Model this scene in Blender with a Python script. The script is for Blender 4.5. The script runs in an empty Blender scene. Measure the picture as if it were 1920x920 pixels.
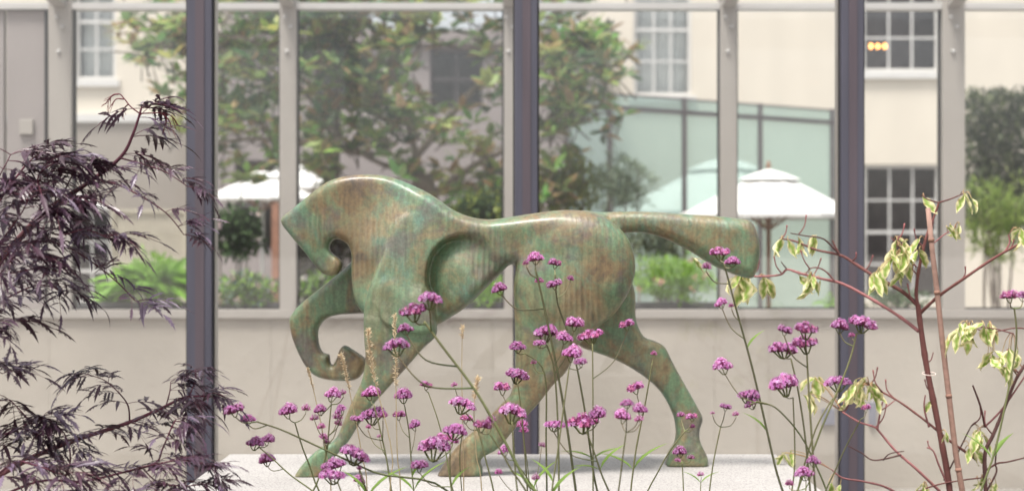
import bpy, math, random
import numpy as np
from mathutils import Vector, Matrix, Euler

random.seed(7)
np.random.seed(7)
scene = bpy.context.scene
COL = scene.collection
R = math.radians

# ------------------------------------------------------------------ camera
CAM_Z = 1.6
LENS = 56.0
FPX = LENS / 36.0 * 1920.0
cam_d = bpy.data.cameras.new('camera')
cam = bpy.data.objects.new('camera', cam_d)
COL.objects.link(cam)
cam.location = (0, 0, CAM_Z)
cam.rotation_euler = (R(90), 0, 0)
cam_d.lens = LENS
cam_d.sensor_width = 36.0
cam_d.clip_start = 0.05
cam_d.clip_end = 2000
cam_d.dof.use_dof = True
cam_d.dof.focus_distance = 4.2
cam_d.dof.aperture_fstop = 3.1
scene.camera = cam

# ------------------------------------------------------------------ world / light
SUN_EL, SUN_AZ = R(70), R(215)          # soft bright overcast, light from high above the viewer's left shoulder
world = bpy.data.worlds.new('World')
scene.world = world
world.use_nodes = True
wn = world.node_tree
wn.nodes.clear()
w_out = wn.nodes.new('ShaderNodeOutputWorld')
w_bg = wn.nodes.new('ShaderNodeBackground')
w_sky = wn.nodes.new('ShaderNodeTexSky')
w_sky.sky_type = 'NISHITA'
w_sky.sun_disc = False
w_sky.sun_elevation = SUN_EL
w_sky.sun_rotation = SUN_AZ
w_sky.dust_density = 4.0
w_sky.air_density = 1.0
w_hs = wn.nodes.new('ShaderNodeHueSaturation')
w_hs.inputs['Saturation'].default_value = 0.20
w_bg.inputs['Strength'].default_value = 0.125
wn.links.new(w_sky.outputs[0], w_hs.inputs['Color'])
wn.links.new(w_hs.outputs[0], w_bg.inputs['Color'])
wn.links.new(w_bg.outputs[0], w_out.inputs['Surface'])

sun_d = bpy.data.lights.new('sun', 'SUN')
sun_d.energy = 2.8
sun_d.angle = R(14)
sun_d.color = (1.0, 0.95, 0.89)
sun = bpy.data.objects.new('sun', sun_d)
COL.objects.link(sun)
sun_dir = Vector((math.sin(SUN_AZ) * math.cos(SUN_EL), math.cos(SUN_AZ) * math.cos(SUN_EL), math.sin(SUN_EL)))
sun.rotation_euler = sun_dir.to_track_quat('Z', 'Y').to_euler()
sun.location = (0, 0, 12)

scene.view_settings.view_transform = 'Standard'
scene.view_settings.look = 'None'
scene.view_settings.gamma = 1.0
scene.view_settings.use_curve_mapping = False
scene.view_settings.exposure = 1.0
scene.render.engine = 'CYCLES'
scene.cycles.use_denoising = True
scene.cycles.max_bounces = 8
scene.cycles.diffuse_bounces = 4
scene.cycles.glossy_bounces = 3
scene.cycles.transparent_max_bounces = 32
scene.cycles.sample_clamp_indirect = 6.0


# ------------------------------------------------------------------ helpers
def P(px, py, D):
    """a point seen at photo pixel (px, py) that stands D metres in front of the viewer"""
    return Vector(((px - 960.0) * D / FPX, D, CAM_Z - (py - 460.0) * D / FPX))


def X(px, D):
    return (px - 960.0) * D / FPX


def Z(py, D):
    return CAM_Z - (py - 460.0) * D / FPX


def tag(o, label=None, cat=None, group=None, kind=None):
    if label: o['label'] = label
    if cat: o['category'] = cat
    if group: o['group'] = group
    if kind: o['kind'] = kind
    return o


def empty(name, loc, label, cat, group=None):
    o = bpy.data.objects.new(name, None)
    o.location = loc
    COL.objects.link(o)
    o.empty_display_size = 0.1
    return tag(o, label, cat, group)


def link(name, me, parent=None, world_mesh=True):
    """one mesh object; world_mesh: vertices are in world space and become relative to the parent's place"""
    o = bpy.data.objects.new(name, me)
    COL.objects.link(o)
    if parent is not None:
        o.parent = parent
        if world_mesh:
            q = parent
            off = Vector((0, 0, 0))
            while q is not None:
                off += q.location
                q = q.parent
            o.location = -off
    return o


class MB:
    def __init__(self):
        self.v, self.f, self.c, self.m = [], [], [], []
        self.mi = 0
        self.col = (1, 1, 1)

    def vert(self, p, col=None):
        self.v.append(tuple(p))
        self.c.append(col or self.col)
        return len(self.v) - 1

    def face(self, ids):
        self.f.append(tuple(ids))
        self.m.append(self.mi)

    def box(self, a, b):
        x0, y0, z0 = [min(a[i], b[i]) for i in range(3)]
        x1, y1, z1 = [max(a[i], b[i]) for i in range(3)]
        i = len(self.v)
        for p in ((x0, y0, z0), (x1, y0, z0), (x1, y1, z0), (x0, y1, z0), (x0, y0, z1), (x1, y0, z1), (x1, y1, z1), (x0, y1, z1)):
            self.vert(p)
        for q in ((0, 3, 2, 1), (4, 5, 6, 7), (0, 1, 5, 4), (1, 2, 6, 5), (2, 3, 7, 6), (3, 0, 4, 7)):
            self.face([i + k for k in q])
        return self

    def beam(self, a, b, w, h):
        """rectangular bar from a to b, w wide (sideways), h deep (upwards)"""
        a, b = Vector(a), Vector(b)
        d = (b - a).normalized()
        s = d.cross(Vector((0, 0, 1)))
        if s.length < 1e-4: s = Vector((1, 0, 0))
        s.normalize()
        u = s.cross(d).normalized()
        i = len(self.v)
        for c in (a, b):
            for sx, sy in ((-1, -1), (1, -1), (1, 1), (-1, 1)):
                self.vert(c + s * (sx * w / 2) + u * (sy * h / 2))
        for q in ((3, 2, 1, 0), (4, 5, 6, 7), (0, 1, 5, 4), (1, 2, 6, 5), (2, 3, 7, 6), (3, 0, 4, 7)):
            self.face([i + k for k in q])
        return self

    def tube(self, pts, r0, r1=None, n=6, cap=True, col=None, col2=None):
        pts = [Vector(p) for p in pts]
        if r1 is None: r1 = r0
        m = len(pts)
        prev = None
        rings = []
        for k, p in enumerate(pts):
            t = (pts[min(k + 1, m - 1)] - pts[max(k - 1, 0)])
            if t.length < 1e-9: t = Vector((0, 0, 1))
            t.normalize()
            if prev is None:
                s = t.cross(Vector((0, 1, 0)))
                if s.length < 0.1: s = t.cross(Vector((1, 0, 0)))
            else:
                s = prev - t * prev.dot(t)
            s.normalize()
            prev = s
            b = t.cross(s)
            w = k / max(1, m - 1)
            r = (r0(w) if callable(r0) else r0 + (r1 - r0) * w)
            cc = col
            if col and col2: cc = tuple(col[i] + (col2[i] - col[i]) * w for i in range(3))
            rings.append([self.vert(p + (s * math.cos(2 * math.pi * j / n) + b * math.sin(2 * math.pi * j / n)) * r, cc) for j in range(n)])
        for k in range(m - 1):
            for j in range(n):
                self.face((rings[k][j], rings[k][(j + 1) % n], rings[k + 1][(j + 1) % n], rings[k + 1][j]))
        if cap:
            self.face(rings[0][::-1])
            self.face(rings[-1])
        return self

    def lathe(self, prof, c, n=16):
        rings = []
        for r, z in prof:
            rings.append([self.vert((c[0] + r * math.cos(2 * math.pi * j / n), c[1] + r * math.sin(2 * math.pi * j / n), c[2] + z)) for j in range(n)])
        for k in range(len(prof) - 1):
            for j in range(n):
                self.face((rings[k][j], rings[k][(j + 1) % n], rings[k + 1][(j + 1) % n], rings[k + 1][j]))
        self.face(rings[0][::-1]); self.face(rings[-1])
        return self

    def mesh(self, name, mats, smooth=False):
        me = bpy.data.meshes.new(name)
        me.from_pydata(self.v, [], self.f)
        if not isinstance(mats, (list, tuple)): mats = [mats]
        for m in mats: me.materials.append(m)
        if len(mats) > 1: me.polygons.foreach_set('material_index', self.m)
        if smooth: me.polygons.foreach_set('use_smooth', [True] * len(me.polygons))
        ca = me.color_attributes.new('Col', 'FLOAT_COLOR', 'POINT')
        arr = np.ones((len(self.v), 4), np.float32)
        if len(self.c): arr[:, :3] = np.array(self.c, np.float32)
        ca.data.foreach_set('color', arr.ravel())
        me.update()
        return me

    def build(self, name, mats, parent=None, smooth=False, bevel=0):
        o = link(name, self.mesh(name, mats, smooth), parent)
        if bevel:
            b = o.modifiers.new('edge', 'BEVEL'); b.width = bevel; b.segments = 2; b.limit_method = 'ANGLE'
        return o


def catmull(pts, n=6, closed=False):
    pts = [Vector(p) for p in pts]
    out = []
    m = len(pts)
    rng = range(m if closed else m - 1)
    for i in rng:
        if closed:
            p0, p1, p2, p3 = pts[i - 1], pts[i], pts[(i + 1) % m], pts[(i + 2) % m]
        else:
            p0, p1, p2, p3 = pts[max(i - 1, 0)], pts[i], pts[i + 1], pts[min(i + 2, m - 1)]
        for k in range(n):
            t = k / n
            out.append(0.5 * ((2 * p1) + (p2 - p0) * t + (2 * p0 - 5 * p1 + 4 * p2 - p3) * t * t + (3 * p1 - p0 - 3 * p2 + p3) * t ** 3))
    if not closed: out.append(pts[-1])
    return out


# ------------------------------------------------------------------ materials
def new_mat(name):
    m = bpy.data.materials.new(name)
    m.use_nodes = True
    nt = m.node_tree
    bs = nt.nodes['Principled BSDF']
    return m, nt, bs


def N(nt, t, **kw):
    n = nt.nodes.new(t)
    for k, v in kw.items():
        if k in n.inputs: n.inputs[k].default_value = v
        else: setattr(n, k, v)
    return n


def mat_plain(name, col, rough=0.6, var=0.12, scale=6.0, metal=0.0, bump=0.0, bscale=80.0, spec=0.5, stretch=None, trans=0.0):
    """colour with mottling and a fine relief"""
    m, nt, bs = new_mat(name)
    L = nt.links.new
    tc = N(nt, 'ShaderNodeTexCoord')
    src = tc.outputs['Object']
    if stretch:
        mp = N(nt, 'ShaderNodeMapping'); mp.inputs['Scale'].default_value = stretch
        L(src, mp.inputs[0]); src = mp.outputs[0]
    nz = N(nt, 'ShaderNodeTexNoise'); nz.inputs['Scale'].default_value = scale; nz.inputs['Detail'].default_value = 6
    L(src, nz.inputs['Vector'])
    rp = N(nt, 'ShaderNodeValToRGB')
    rp.color_ramp.elements[0].position = 0.25; rp.color_ramp.elements[1].position = 0.75
    rp.color_ramp.elements[0].color = tuple(c * (1 - var) for c in col) + (1,)
    rp.color_ramp.elements[1].color = tuple(min(1, c * (1 + var)) for c in col) + (1,)
    L(nz.outputs[0], rp.inputs[0]); L(rp.outputs[0], bs.inputs['Base Color'])
    bs.inputs['Roughness'].default_value = rough
    bs.inputs['Metallic'].default_value = metal
    bs.inputs['Specular IOR Level'].default_value = spec
    if bump:
        n2 = N(nt, 'ShaderNodeTexNoise'); n2.inputs['Scale'].default_value = bscale; n2.inputs['Detail'].default_value = 4
        L(src, n2.inputs['Vector'])
        b = N(nt, 'ShaderNodeBump'); b.inputs['Strength'].default_value = bump; b.inputs['Distance'].default_value = 0.01
        L(n2.outputs[0], b.inputs['Height']); L(b.outputs[0], bs.inputs['Normal'])
    return m


def mat_vcol(name, rough=0.55, spec=0.4, trans=0.0, var=0.15, scale=40.0, sheen=0.0):
    """plant tissue: the mesh carries its colour, noise varies it; trans lets light through the blade"""
    m, nt, bs = new_mat(name)
    L = nt.links.new
    at = N(nt, 'ShaderNodeVertexColor'); at.layer_name = 'Col'
    oi = N(nt, 'ShaderNodeObjectInfo')
    tc = N(nt, 'ShaderNodeTexCoord')
    nz = N(nt, 'ShaderNodeTexNoise'); nz.inputs['Scale'].default_value = scale; nz.inputs['Detail'].default_value = 3
    L(tc.outputs['Object'], nz.inputs['Vector'])
    ad = N(nt, 'ShaderNodeMath', operation='ADD'); L(nz.outputs[0], ad.inputs[0]); L(oi.outputs['Random'], ad.inputs[1])
    mr = N(nt, 'ShaderNodeMapRange')
    mr.inputs['From Min'].default_value = 0.3; mr.inputs['From Max'].default_value = 1.7
    mr.inputs['To Min'].default_value = 1 - var; mr.inputs['To Max'].default_value = 1 + var
    L(ad.outputs[0], mr.inputs['Value'])
    mx = N(nt, 'ShaderNodeVectorMath', operation='SCALE')
    L(at.outputs[0], mx.inputs[0]); L(mr.outputs[0], mx.inputs['Scale'])
    L(mx.outputs[0], bs.inputs['Base Color'])
    bs.inputs['Roughness'].default_value = rough
    bs.inputs['Specular IOR Level'].default_value = spec
    if name == 'stem':
        n2 = N(nt, 'ShaderNodeTexNoise'); n2.inputs['Scale'].default_value = 260; n2.inputs['Detail'].default_value = 4
        L(tc.outputs['Object'], n2.inputs['Vector'])
        bp = N(nt, 'ShaderNodeBump'); bp.inputs['Strength'].default_value = 0.5; bp.inputs['Distance'].default_value = 0.002
        L(n2.outputs[0], bp.inputs['Height']); L(bp.outputs[0], bs.inputs['Normal'])
    if trans:
        out = nt.nodes['Material Output']
        tr = N(nt, 'ShaderNodeBsdfTranslucent'); L(mx.outputs[0], tr.inputs['Color'])
        ms = N(nt, 'ShaderNodeMixShader'); ms.inputs[0].default_value = trans
        L(bs.outputs[0], ms.inputs[1]); L(tr.outputs[0], ms.inputs[2]); L(ms.outputs[0], out.inputs['Surface'])
    return m


def mat_glass(name, tint=(1, 1, 1), f0=0.04, frost=0.0, frost_col=(0.6, 0.75, 0.7)):
    """thin pane: see-through with a Schlick mirror sheen; frost mixes in a milky film"""
    m, nt, bs = new_mat(name)
    nt.nodes.remove(bs)
    L = nt.links.new
    out = nt.nodes['Material Output']
    ge = N(nt, 'ShaderNodeNewGeometry')
    dt = N(nt, 'ShaderNodeVectorMath', operation='DOT_PRODUCT')
    L(ge.outputs['Normal'], dt.inputs[0]); L(ge.outputs['Incoming'], dt.inputs[1])
    ab = N(nt, 'ShaderNodeMath', operation='ABSOLUTE'); L(dt.outputs['Value'], ab.inputs[0])
    s1 = N(nt, 'ShaderNodeMath', operation='SUBTRACT'); s1.inputs[0].default_value = 1.0; L(ab.outputs[0], s1.inputs[1])
    pw = N(nt, 'ShaderNodeMath', operation='POWER'); L(s1.outputs[0], pw.inputs[0]); pw.inputs[1].default_value = 5.0
    ma = N(nt, 'ShaderNodeMath', operation='MULTIPLY_ADD'); L(pw.outputs[0], ma.inputs[0]); ma.inputs[1].default_value = 1 - f0; ma.inputs[2].default_value = f0
    tr = N(nt, 'ShaderNodeBsdfTransparent'); tr.inputs['Color'].default_value = tuple(tint) + (1,)
    gl = N(nt, 'ShaderNodeBsdfGlossy'); gl.inputs['Roughness'].default_value = 0.02
    body = tr.outputs[0]
    if frost:
        df = N(nt, 'ShaderNodeBsdfDiffuse'); df.inputs['Color'].default_value = tuple(frost_col) + (1,)
        tl = N(nt, 'ShaderNodeBsdfTranslucent'); tl.inputs['Color'].default_value = tuple(frost_col) + (1,)
        m0 = N(nt, 'ShaderNodeMixShader'); m0.inputs[0].default_value = 0.35
        L(df.outputs[0], m0.inputs[1]); L(tl.outputs[0], m0.inputs[2])
        m1 = N(nt, 'ShaderNodeMixShader'); m1.inputs[0].default_value = frost
        L(tr.outputs[0], m1.inputs[1]); L(m0.outputs[0], m1.inputs[2])
        body = m1.outputs[0]
    mx = N(nt, 'ShaderNodeMixShader')
    L(ma.outputs[0], mx.inputs[0]); L(body, mx.inputs[1]); L(gl.outputs[0], mx.inputs[2])
    L(mx.outputs[0], out.inputs['Surface'])
    return m


def mat_bronze():
    m, nt, bs = new_mat('bronze_patina')
    L = nt.links.new
    tc = N(nt, 'ShaderNodeTexCoord')
    src = tc.outputs['Object']

    def noise(scale, detail=6, rough=0.6, stretch=None, dist=0.0):
        s = src
        if stretch:
            mp = N(nt, 'ShaderNodeMapping'); mp.inputs['Scale'].default_value = stretch
            L(src, mp.inputs[0]); s = mp.outputs[0]
        n = N(nt, 'ShaderNodeTexNoise')
        n.inputs['Scale'].default_value = scale; n.inputs['Detail'].default_value = detail; n.inputs['Roughness'].default_value = rough
        n.inputs['Distortion'].default_value = dist
        L(s, n.inputs['Vector'])
        return n.outputs[0]

    def ramp(f, stops):
        r = N(nt, 'ShaderNodeValToRGB')
        e = r.color_ramp.elements
        while len(e) < len(stops): e.new(0.5)
        for k, (p, c) in enumerate(stops):
            e[k].position = p
            e[k].color = (c + (1,)) if isinstance(c, tuple) else (c, c, c, 1)
        L(f, r.inputs[0])
        return r.outputs[0]

    def mix(f, a, b, mode='MIX'):
        x = N(nt, 'ShaderNodeMix', data_type='RGBA', blend_type=mode)
        if isinstance(f, float): x.inputs[0].default_value = f
        else: L(f, x.inputs[0])
        L(a, x.inputs[6]) if not isinstance(a, tuple) else setattr(x.inputs[6], 'default_value', a + (1,))
        L(b, x.inputs[7]) if not isinstance(b, tuple) else setattr(x.inputs[7], 'default_value', b + (1,))
        return x.outputs[2]

    base = ramp(noise(5.0, 10, 0.68, None, 0.6), [(0.36, (0.075, 0.055, 0.036)), (0.44, (0.155, 0.105, 0.050)), (0.51, (0.185, 0.150, 0.075)), (0.58, (0.115, 0.130, 0.064)), (0.68, (0.200, 0.205, 0.130))])
    n_g = ramp(noise(7.0, 10, 0.72, (1.0, 1.0, 0.8), 0.7), [(0.45, 0.0), (0.58, 0.82)])
    col = mix(n_g, base, (0.090, 0.175, 0.092))
    n_t = ramp(noise(4.2, 10, 0.70, (1.2, 1.0, 0.8), 0.4), [(0.53, 0.0), (0.67, 0.7)])
    col = mix(n_t, col, (0.085, 0.195, 0.150))
    n_p = ramp(noise(5.5, 9, 0.70, (1.0, 1.0, 1.4)), [(0.54, 0.0), (0.62, 0.65)])
    col = mix(n_p, col, (0.100, 0.075, 0.068))
    rust = ramp(noise(8.5, 10, 0.74, (1.0, 1.0, 0.6), 0.5), [(0.55, 0.0), (0.67, 0.6)])
    col = mix(rust, col, (0.190, 0.108, 0.045))
    pits = ramp(noise(46.0, 6, 0.75), [(0.36, 0.62), (0.50, 1.0), (0.66, 1.28)])
    col = mix(0.5, col, pits, 'MULTIPLY')
    hs = N(nt, 'ShaderNodeHueSaturation'); hs.inputs['Saturation'].default_value = 1.04; hs.inputs['Value'].default_value = 0.94
    L(col, hs.inputs['Color']); col = hs.outputs[0]
    # fine vertical drips and chasing lines
    st = noise(9.0, 4, 0.55, (9.0, 9.0, 0.28))
    col = mix(0.4, col, ramp(st, [(0.35, 0.62), (0.65, 1.35)]), 'MULTIPLY')
    sp = ramp(noise(120.0, 3, 0.6), [(0.35, 0.78), (0.65, 1.18)])
    col = mix(0.7, col, sp, 'MULTIPLY')
    pale = ramp(noise(5.0, 5, 0.6, (2.6, 2.6, 0.35)), [(0.66, 0.0), (0.76, 0.5)])
    col = mix(pale, col, (0.30, 0.32, 0.26))
    # combed ribbing on the throat, in the rib hollow and under the haunch
    wv = N(nt, 'ShaderNodeTexWave', wave_type='BANDS', bands_direction='X')
    wv.inputs['Scale'].default_value = 19.0; wv.inputs['Distortion'].default_value = 1.2; wv.inputs['Detail'].default_value = 1.0; wv.inputs['Detail Scale'].default_value = 0.6
    L(src, wv.inputs['Vector'])
    msk = None
    for (px, py, dd, rad) in ((682, 470, 4.94, 0.13), (905, 475, 4.9, 0.11), (1075, 575, 4.85, 0.12), (600, 430, 4.97, 0.06)):
        vd = N(nt, 'ShaderNodeVectorMath', operation='DISTANCE')
        L(src, vd.inputs[0]); vd.inputs[1].default_value = (X(px, dd), dd - 5.0, Z(py, dd) - Z(893, 4.88))
        mr = N(nt, 'ShaderNodeMapRange', interpolation_type='SMOOTHSTEP')
        mr.inputs['From Min'].default_value = rad; mr.inputs['From Max'].default_value = rad * 0.45
        L(vd.outputs['Value'], mr.inputs['Value'])
        if msk is None: msk = mr.outputs[0]
        else:
            mxx = N(nt, 'ShaderNodeMath', operation='MAXIMUM'); L(msk, mxx.inputs[0]); L(mr.outputs[0], mxx.inputs[1]); msk = mxx.outputs[0]
    rib = N(nt, 'ShaderNodeMath', operation='MULTIPLY'); L(wv.outputs['Fac'], rib.inputs[0]); L(msk, rib.inputs[1])
    ribc = N(nt, 'ShaderNodeMath', operation='MULTIPLY'); L(rib.outputs[0], ribc.inputs[0]); ribc.inputs[1].default_value = 0.2
    col = mix(ribc.outputs[0], col, (0.27, 0.235, 0.15))
    L(col, bs.inputs['Base Color'])
    L(ramp(noise(14.0, 4), [(0.3, 0.46), (0.7, 0.68)]), bs.inputs['Roughness'])
    bs.inputs['Metallic'].default_value = 0.0
    bs.inputs['Specular IOR Level'].default_value = 0.6
    bs.inputs['Coat Weight'].default_value = 0.3
    bs.inputs['Coat Roughness'].default_value = 0.28
    b = N(nt, 'ShaderNodeBump'); b.inputs['Strength'].default_value = 0.4; b.inputs['Distance'].default_value = 0.008
    L(noise(14.0, 3, 0.5, (6.0, 2.0, 0.12)), b.inputs['Height'])
    b2 = N(nt, 'ShaderNodeBump'); b2.inputs['Strength'].default_value = 0.18; b2.inputs['Distance'].default_value = 0.003
    L(noise(150.0, 3), b2.inputs['Height']); L(b.outputs[0], b2.inputs['Normal'])
    b3 = N(nt, 'ShaderNodeBump'); b3.inputs['Strength'].default_value = 0.38; b3.inputs['Distance'].default_value = 0.004
    L(rib.outputs[0], b3.inputs['Height']); L(b2.outputs[0], b3.inputs['Normal'])
    L(b3.outputs[0], bs.inputs['Normal'])
    return m


def mat_granite():
    m, nt, bs = new_mat('pale_granite')
    L = nt.links.new
    tc = N(nt, 'ShaderNodeTexCoord')
    a = N(nt, 'ShaderNodeTexNoise'); a.inputs['Scale'].default_value = 160; a.inputs['Detail'].default_value = 4
    b = N(nt, 'ShaderNodeTexNoise'); b.inputs['Scale'].default_value = 4; b.inputs['Detail'].default_value = 6
    v = N(nt, 'ShaderNodeTexVoronoi'); v.inputs['Scale'].default_value = 210
    for n in (a, b, v): L(tc.outputs['Object'], n.inputs['Vector'])
    r = N(nt, 'ShaderNodeValToRGB')
    e = r.color_ramp.elements
    e[0].position = 0.32; e[0].color = (0.17, 0.163, 0.16, 1)
    e[1].position = 0.52; e[1].color = (0.40, 0.388, 0.38, 1)
    L(a.outputs[0], r.inputs[0])
    r2 = N(nt, 'ShaderNodeValToRGB')
    r2.color_ramp.elements[0].color = (0.74, 0.72, 0.70, 1); r2.color_ramp.elements[1].color = (1.06, 1.05, 1.03, 1)
    L(b.outputs[0], r2.inputs[0])
    x = N(nt, 'ShaderNodeMix', data_type='RGBA', blend_type='MULTIPLY'); x.inputs[0].default_value = 1.0
    L(r.outputs[0], x.inputs[6]); L(r2.outputs[0], x.inputs[7])
    L(x.outputs[2], bs.inputs['Base Color'])
    bs.inputs['Roughness'].default_value = 0.6
    bp = N(nt, 'ShaderNodeBump'); bp.inputs['Strength'].default_value = 0.25; bp.inputs['Distance'].default_value = 0.002
    L(v.outputs['Distance'], bp.inputs['Height']); L(bp.outputs[0], bs.inputs['Normal'])
    return m


M = {}
M['bronze'] = mat_bronze()
M['granite'] = mat_granite()
M['concrete'] = mat_plain('pale_concrete', (0.43, 0.388, 0.338), 0.75, 0.13, 1.3, bump=0.3, bscale=22)
M['frame'] = mat_plain('beige_metal', (0.385, 0.354, 0.323), 0.45, 0.05, 2.0)
M['panel'] = mat_plain('mauve_panel', (0.323, 0.289, 0.277), 0.5, 0.05, 2.0)
M['rail'] = mat_plain('white_metal', (0.524, 0.508, 0.493), 0.4, 0.05, 3.0)
M['post'] = mat_plain('violet_grey_steel', (0.066, 0.064, 0.086), 0.42, 0.14, 3.0, stretch=(6, 6, 0.5))
M['post_reflection'] = mat_plain('brown_violet_reflection', (0.080, 0.062, 0.074), 0.45, 0.14, 3.0, stretch=(6, 6, 0.5))
M['gasket'] = mat_plain('black_rubber', (0.02, 0.018, 0.02), 0.6, 0.1)
M['glass'] = mat_glass('clear_glass', (0.985, 0.99, 0.985), 0.03)
M['screen_glass'] = mat_glass('screen_glass', (0.985, 0.985, 0.985), 0.048)
M['roof_glass'] = mat_glass('roof_glass', (0.97, 0.98, 0.975), 0.04)
M['green_glass'] = mat_glass('pale_green_glass', (0.86, 0.96, 0.93), 0.05, 0.36, (0.60, 0.72, 0.69))
M['dark_metal'] = mat_plain('brown_grey_metal', (0.10, 0.085, 0.09), 0.5, 0.1)
M['cream'] = mat_plain('cream_render', (0.64, 0.585, 0.50), 0.85, 0.07, 0.9, bump=0.15, bscale=20, stretch=(1.6, 1, 0.5))
M['grey_render'] = mat_plain('mauve_grey_render', (0.254, 0.223, 0.219), 0.85, 0.10, 0.9, bump=0.1, bscale=20)
M['taupe'] = mat_plain('lower_wall_tone', (0.308, 0.277, 0.246), 0.85, 0.08, 0.9)
M['white_paint'] = mat_plain('white_paint', (0.601, 0.593, 0.578), 0.5, 0.04)
M['interior'] = mat_plain('dark_room', (0.15, 0.125, 0.13), 0.9, 0.2)
M['curtain'] = mat_plain('net_curtain', (0.527, 0.544, 0.544), 0.9, 0.06)
M['canvas'] = mat_plain('white_canvas', (0.756, 0.747, 0.729), 0.85, 0.03, 5.0)
M['wood'] = mat_plain('brown_wood', (0.26, 0.15, 0.10), 0.55, 0.2, 4.0, stretch=(6, 6, 0.6))
M['brick'] = mat_plain('brick_red', (0.30, 0.15, 0.10), 0.8, 0.2, 8.0)
M['paving'] = mat_plain('stone_paving', (0.26, 0.24, 0.22), 0.8, 0.12, 2.0, bump=0.2)
M['soil'] = mat_plain('dark_soil', (0.055, 0.04, 0.03), 0.95, 0.4, 20, bump=0.6)
M['bark'] = mat_plain('grey_brown_bark', (0.20, 0.16, 0.13), 0.85, 0.3, 10, bump=0.5, bscale=30)
M['trough'] = mat_plain('lead_grey_planter', (0.10, 0.10, 0.105), 0.6, 0.15)
M['leaf'] = mat_vcol('tree_leaf', 0.42, 0.4, 0.42)
M['soft_leaf'] = mat_vcol('soft_leaf', 0.5, 0.3, 0.35)
M['elder'] = mat_vcol('elder_leaf', 0.36, 0.7, 0.12, 0.4, 60)
M['stem'] = mat_vcol('stem', 0.7, 0.25, 0.0, 0.45, 60)
M['petal'] = mat_vcol('petal', 0.6, 0.25, 0.35, 0.28, 300)
M['wilt'] = mat_vcol('variegated_leaf', 0.55, 0.3, 0.3, 0.12, 60)
M['dry'] = mat_vcol('dry_grass', 0.7, 0.2, 0.3, 0.15, 200)
M['plate'] = mat_plain('grey_blue_plate', (0.25, 0.25, 0.29), 0.4, 0.08)
M['trellis'] = mat_plain('beige_wood', (0.46, 0.42, 0.34), 0.7, 0.1)


def mat_emit(name, col, s):
    m, nt, bs = new_mat(name)
    bs.inputs['Base Color'].default_value = col + (1,)
    bs.inputs['Emission Color'].default_value = col + (1,)
    bs.inputs['Emission Strength'].default_value = s
    return m


M['bulb'] = mat_emit('warm_bulb', (1.0, 0.40, 0.10), 5.0)

# ================================================================== THE SETTING
# ground
g = MB(); g.box((-400, -200, -0.3), (400, 600, 0.0))
tag(g.build('ground', M['paving']), kind='structure')
# planting bed in the foreground with a stone kerb
g = MB(); g.box((-3.2, 2.2, 0.004), (3.4, 6.4, 0.05))
tag(g.build('planting_bed', M['soil']), kind='structure')
# floor of the glazed passage
g = MB(); g.box((-9, 6.9, 0.004), (9, 10.3, 0.03))
tag(g.build('passage_floor', M['paving']), kind='structure')

# ------------------------------------------------------------------ glazed passage: near screen (dark posts + clear glass)
YN = 7.0
TOPN = 3.36
scr = empty('glazed_screen', (0, YN, 0), 'clear glass screen with dark violet steel posts behind the bronze horse', 'glass screen')
post_px = [(-263, -217), (350, 397), (965, 1008), (1577, 1620), (2190, 2236)]
edges = []
for k, (a, b) in enumerate(post_px):
    x0, x1 = X(a, YN), X(b, YN)
    p = MB(); p.box((x0, YN, 0.03), (x1, YN + 0.07, TOPN)).build('post', M['post'], scr, bevel=0.004)
    po = scr.children[-1] if scr.children else None
    w = x1 - x0
    st = MB(); st.box((x0 + w * 0.34, YN - 0.004, 0.03), (x1 - w * 0.30, YN + 0.02, TOPN))  # brownish strip paints the striped reflection on the post as a tint
    post_obj = [o for o in scr.children if o.name.startswith('post')][-1]
    st.build('reflection_strip', M['post_reflection'], post_obj)
    f = MB(); f.box((x0 + 0.012, YN + 0.073, 0.03), (x1 - 0.008, YN + 0.2, TOPN)); f.build('rear_fin', M['frame'], scr, bevel=0.003)
    for sx in (x0 + 0.006, x1 - 0.006):
        pass
    edges.append((x0, x1))
for k in range(len(edges) - 1):
    q = MB(); q.box((edges[k][1] + 0.001, YN + 0.032, 0.05), (edges[k + 1][0] - 0.001, YN + 0.044, TOPN - 0.02))
    q.build('glass_pane', M['screen_glass'], scr)
    q = MB()
    for xx in (edges[k][1] + 0.004, edges[k + 1][0] - 0.004):
        q.box((xx - 0.0035, YN + 0.022, 0.05), (xx + 0.0035, YN + 0.0315, TOPN - 0.02))
    q.build('gasket', M['gasket'], scr)
q = MB(); q.box((edges[0][0], YN + 0.205, TOPN - 0.1), (edges[-1][1], YN + 0.26, TOPN)); q.build('head_rail', M['frame'], scr)

# ------------------------------------------------------------------ glazed passage: far wall (low concrete wall, beige frame, windows)
YW = 10.3
KW = YW / FPX
fw = empty('passage_wall', (0, YW, 0), 'low pale concrete wall topped with beige framed windows behind glass screen', 'wall')
z_wall = Z(597, YW)
z_sill = Z(580, YW)
z_tr0, z_tr1 = Z(18, YW), Z(6, YW)
z_top = 3.42
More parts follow.
